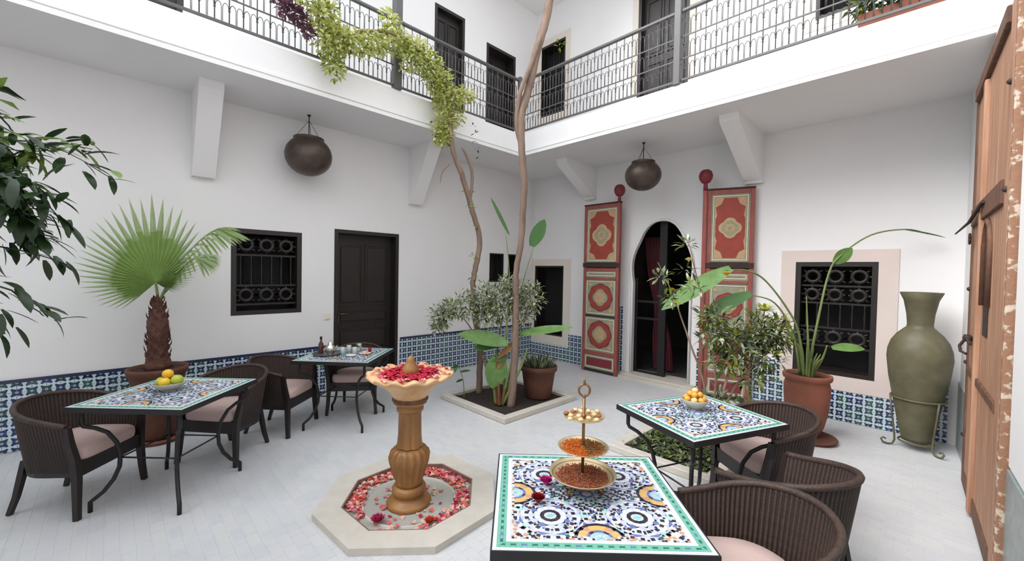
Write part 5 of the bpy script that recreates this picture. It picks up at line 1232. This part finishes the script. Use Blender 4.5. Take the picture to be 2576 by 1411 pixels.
bl(t, o0, (-1.30, 4.85, 1.52), (-1.70, 4.46, 1.28), .16, M['bananadark'], .12, tocam+Vector((0, 0, .9)), .2)
bl(t, o0, (-.20, 5.90, 2.22), (.13, 6.08, 2.14), .045, M['bananadark'], .05, (0, 0, 1), .5)
bl(t, o0, (-.69, 5.47, 1.86), (-.56, 5.55, 2.02), .14, M['banana'], .1, tocam, .1)
bl(t, o0, (-.66, 5.27, .98), (-.42, 5.46, 1.02), .10, M['banana'], .2, tocam+Vector((0, 0, .7)), .2)
bl(t, o0, (-.98, 5.2, 1.02), (-1.05, 5.1, 1.30), .06, M['croton'], .2, tocam, .2)

# foreground ficus at the left edge
o0 = Vector((-3.45, -1.05, 0)); t = thing('weeping_fig', 'dark glossy fig branches reaching in at the left edge of the view', 'tree', o0)
mb = MB(); branch(mb, [(0, 0, 0), (.02, .03, .8), (-.02, .02, 1.5), (.05, .1, 2.1), (.1, .3, 2.6)], (.032, .028, .024, .018, .008), 10); mb.build('trunk', M['bark'], t)
def dp(px, py, d):
    v = (RR*((px-1288)/1026.74)-UU*((py-705.5)/1026.74)+F)*d; return Vector((v.x, v.y, v.z+CAMZ))
FB = [[(-150, 300), (20, 350), (110, 360), (200, 400), (290, 455)], [(-150, 420), (0, 400), (80, 370), (150, 360), (230, 375)], [(-150, 430), (20, 440), (100, 480), (150, 560)], [(-150, 520), (0, 500), (60, 540), (110, 610)],
      [(-150, 600), (0, 620), (90, 640), (170, 665)], [(-150, 700), (0, 720), (60, 755), (110, 795)], [(-150, 260), (-20, 280), (30, 330)], [(-150, 470), (10, 470), (60, 520), (40, 600)], [(-150, 780), (-20, 790), (10, 840)]]
lv = []
for bi, pl in enumerate(FB):
    dd = 1.85+.12*math.sin(bi*2.1)
    P = [dp(x, y, dd+.05*k)-o0 for k, (x, y) in enumerate(pl)]
    st = Vector((.02+.01*(bi % 3), .05+.02*(bi % 2), max(.9, min(2.2, P[0].z-.30-.05*(bi % 3))))); md = (st+P[0])*.5+Vector((rnd.uniform(-.06, .06), rnd.uniform(-.06, .06), .06+.02*(bi % 3)))
    mb = MB(); Q = branch(mb, [st, md]+P, (.009, .007, .005, .004, .003, .002, .002)[:len(P)+2], 6, 0, .004); mb.build('branch', M['ficus'], t)
    outer_pts = Q[3:13] if bi == 0 else outer_pts+Q[3:13]
    for q in Q[13:]:
        lv.append((q, bi))
vars_ = []
for mi, mm in enumerate((M['ficus'], M['ficus'], M['ficuslight'])):
    for dr in (.25, .7):
        mb = MB(); mb.leaf((0, 0, 0), (1, 0, 0), (0, 0, 1), 1, .32, dr, 0, 5, .2); vars_.append((mb, mm))
meshes = []
cnt = 0; rf = random.Random(5)
protos = {}
for k in range(295):
    q, bi = lv[rf.randrange(len(lv))] if rf.random() < .55 else rf.choice([l for l in lv if l[1] in (2, 3, 7, 1)])
    top = bi in (0, 1, 6)
    vi = rf.choice([0, 1, 2, 3] if not top else [0, 1, 2, 4, 5])
    if vi not in protos: o = vars_[vi][0].build('leaf', vars_[vi][1], t); protos[vi] = o
    else: o = protos[vi].copy(); col.objects.link(o)
    s = rf.uniform(.08, .14); d = Vector((rf.uniform(-.2, 1), rf.uniform(-.2, 1), rf.uniform(-1.3, .3) if not top else rf.uniform(-.8, .5))).normalized()
    o.rotation_mode = 'QUATERNION'; o.rotation_quaternion = d.to_track_quat('X', 'Z'); o.scale = (s, s*rf.uniform(.8, 1.15), s)
    o.location = q+Vector((rf.uniform(-.04, .04), rf.uniform(-.04, .04), rf.uniform(-.03, .03)))
mb = MB()
for q in outer_pts: clump(mb, q, (.09, .09, .08), 7, .12, [3, 1], .34, .6)
for k in range(9): clump(mb, (.08+.02*k, .15+.04*k, 1.6+.11*k), (.25, .22, .12), 60, .12, [3, 1], .34, .6)
for c in [dp(-40, 400, 1.95), dp(-30, 470, 1.95), dp(10, 430, 2.0), dp(-60, 540, 1.95), dp(20, 500, 2.0), dp(60, 450, 2.02)]: clump(mb, c-o0, (.09, .09, .09), 26, .11, [4, 1], .34, .6)
mb.build('foliage', [M['ficus'], M['ficuslight']], t)['kind'] = 'stuff'
# greenery on the gallery at top right
o0 = Vector((-.10, 5.1, ZF)); t = thing('gallery_plant', 'dark green plant in a trough behind the railing at the top right', 'plant', o0)
mb = MB(); mb.bbox((-.42, -.10, 0), (.22, .10, .22), .01); mb.build('trough', M['terra'], t)
mb = MB()
for x in (-.36, -.2, -.05, .1): clump(mb, (x, -.02, .34), (.14, .12, .14), 120, .09, [4, 2, 2], .4, .5)
mb.build('foliage', [M['bushdark'], M['limedark'], M['bananadark']], t)['kind'] = 'stuff'
# small switch plate by the panelled door
mb = MB(); mb.bbox((0, -.012, 0), (.085, 0, .085), .004); mb.box((.025, -.016, .025), (.06, -.011, .06)); o = mb.build('switch_plate', M['cream_w']); place(o, 'L', 2.06, 1.0); tag(o, 'small white switch plate left of the panelled door', 'switch')
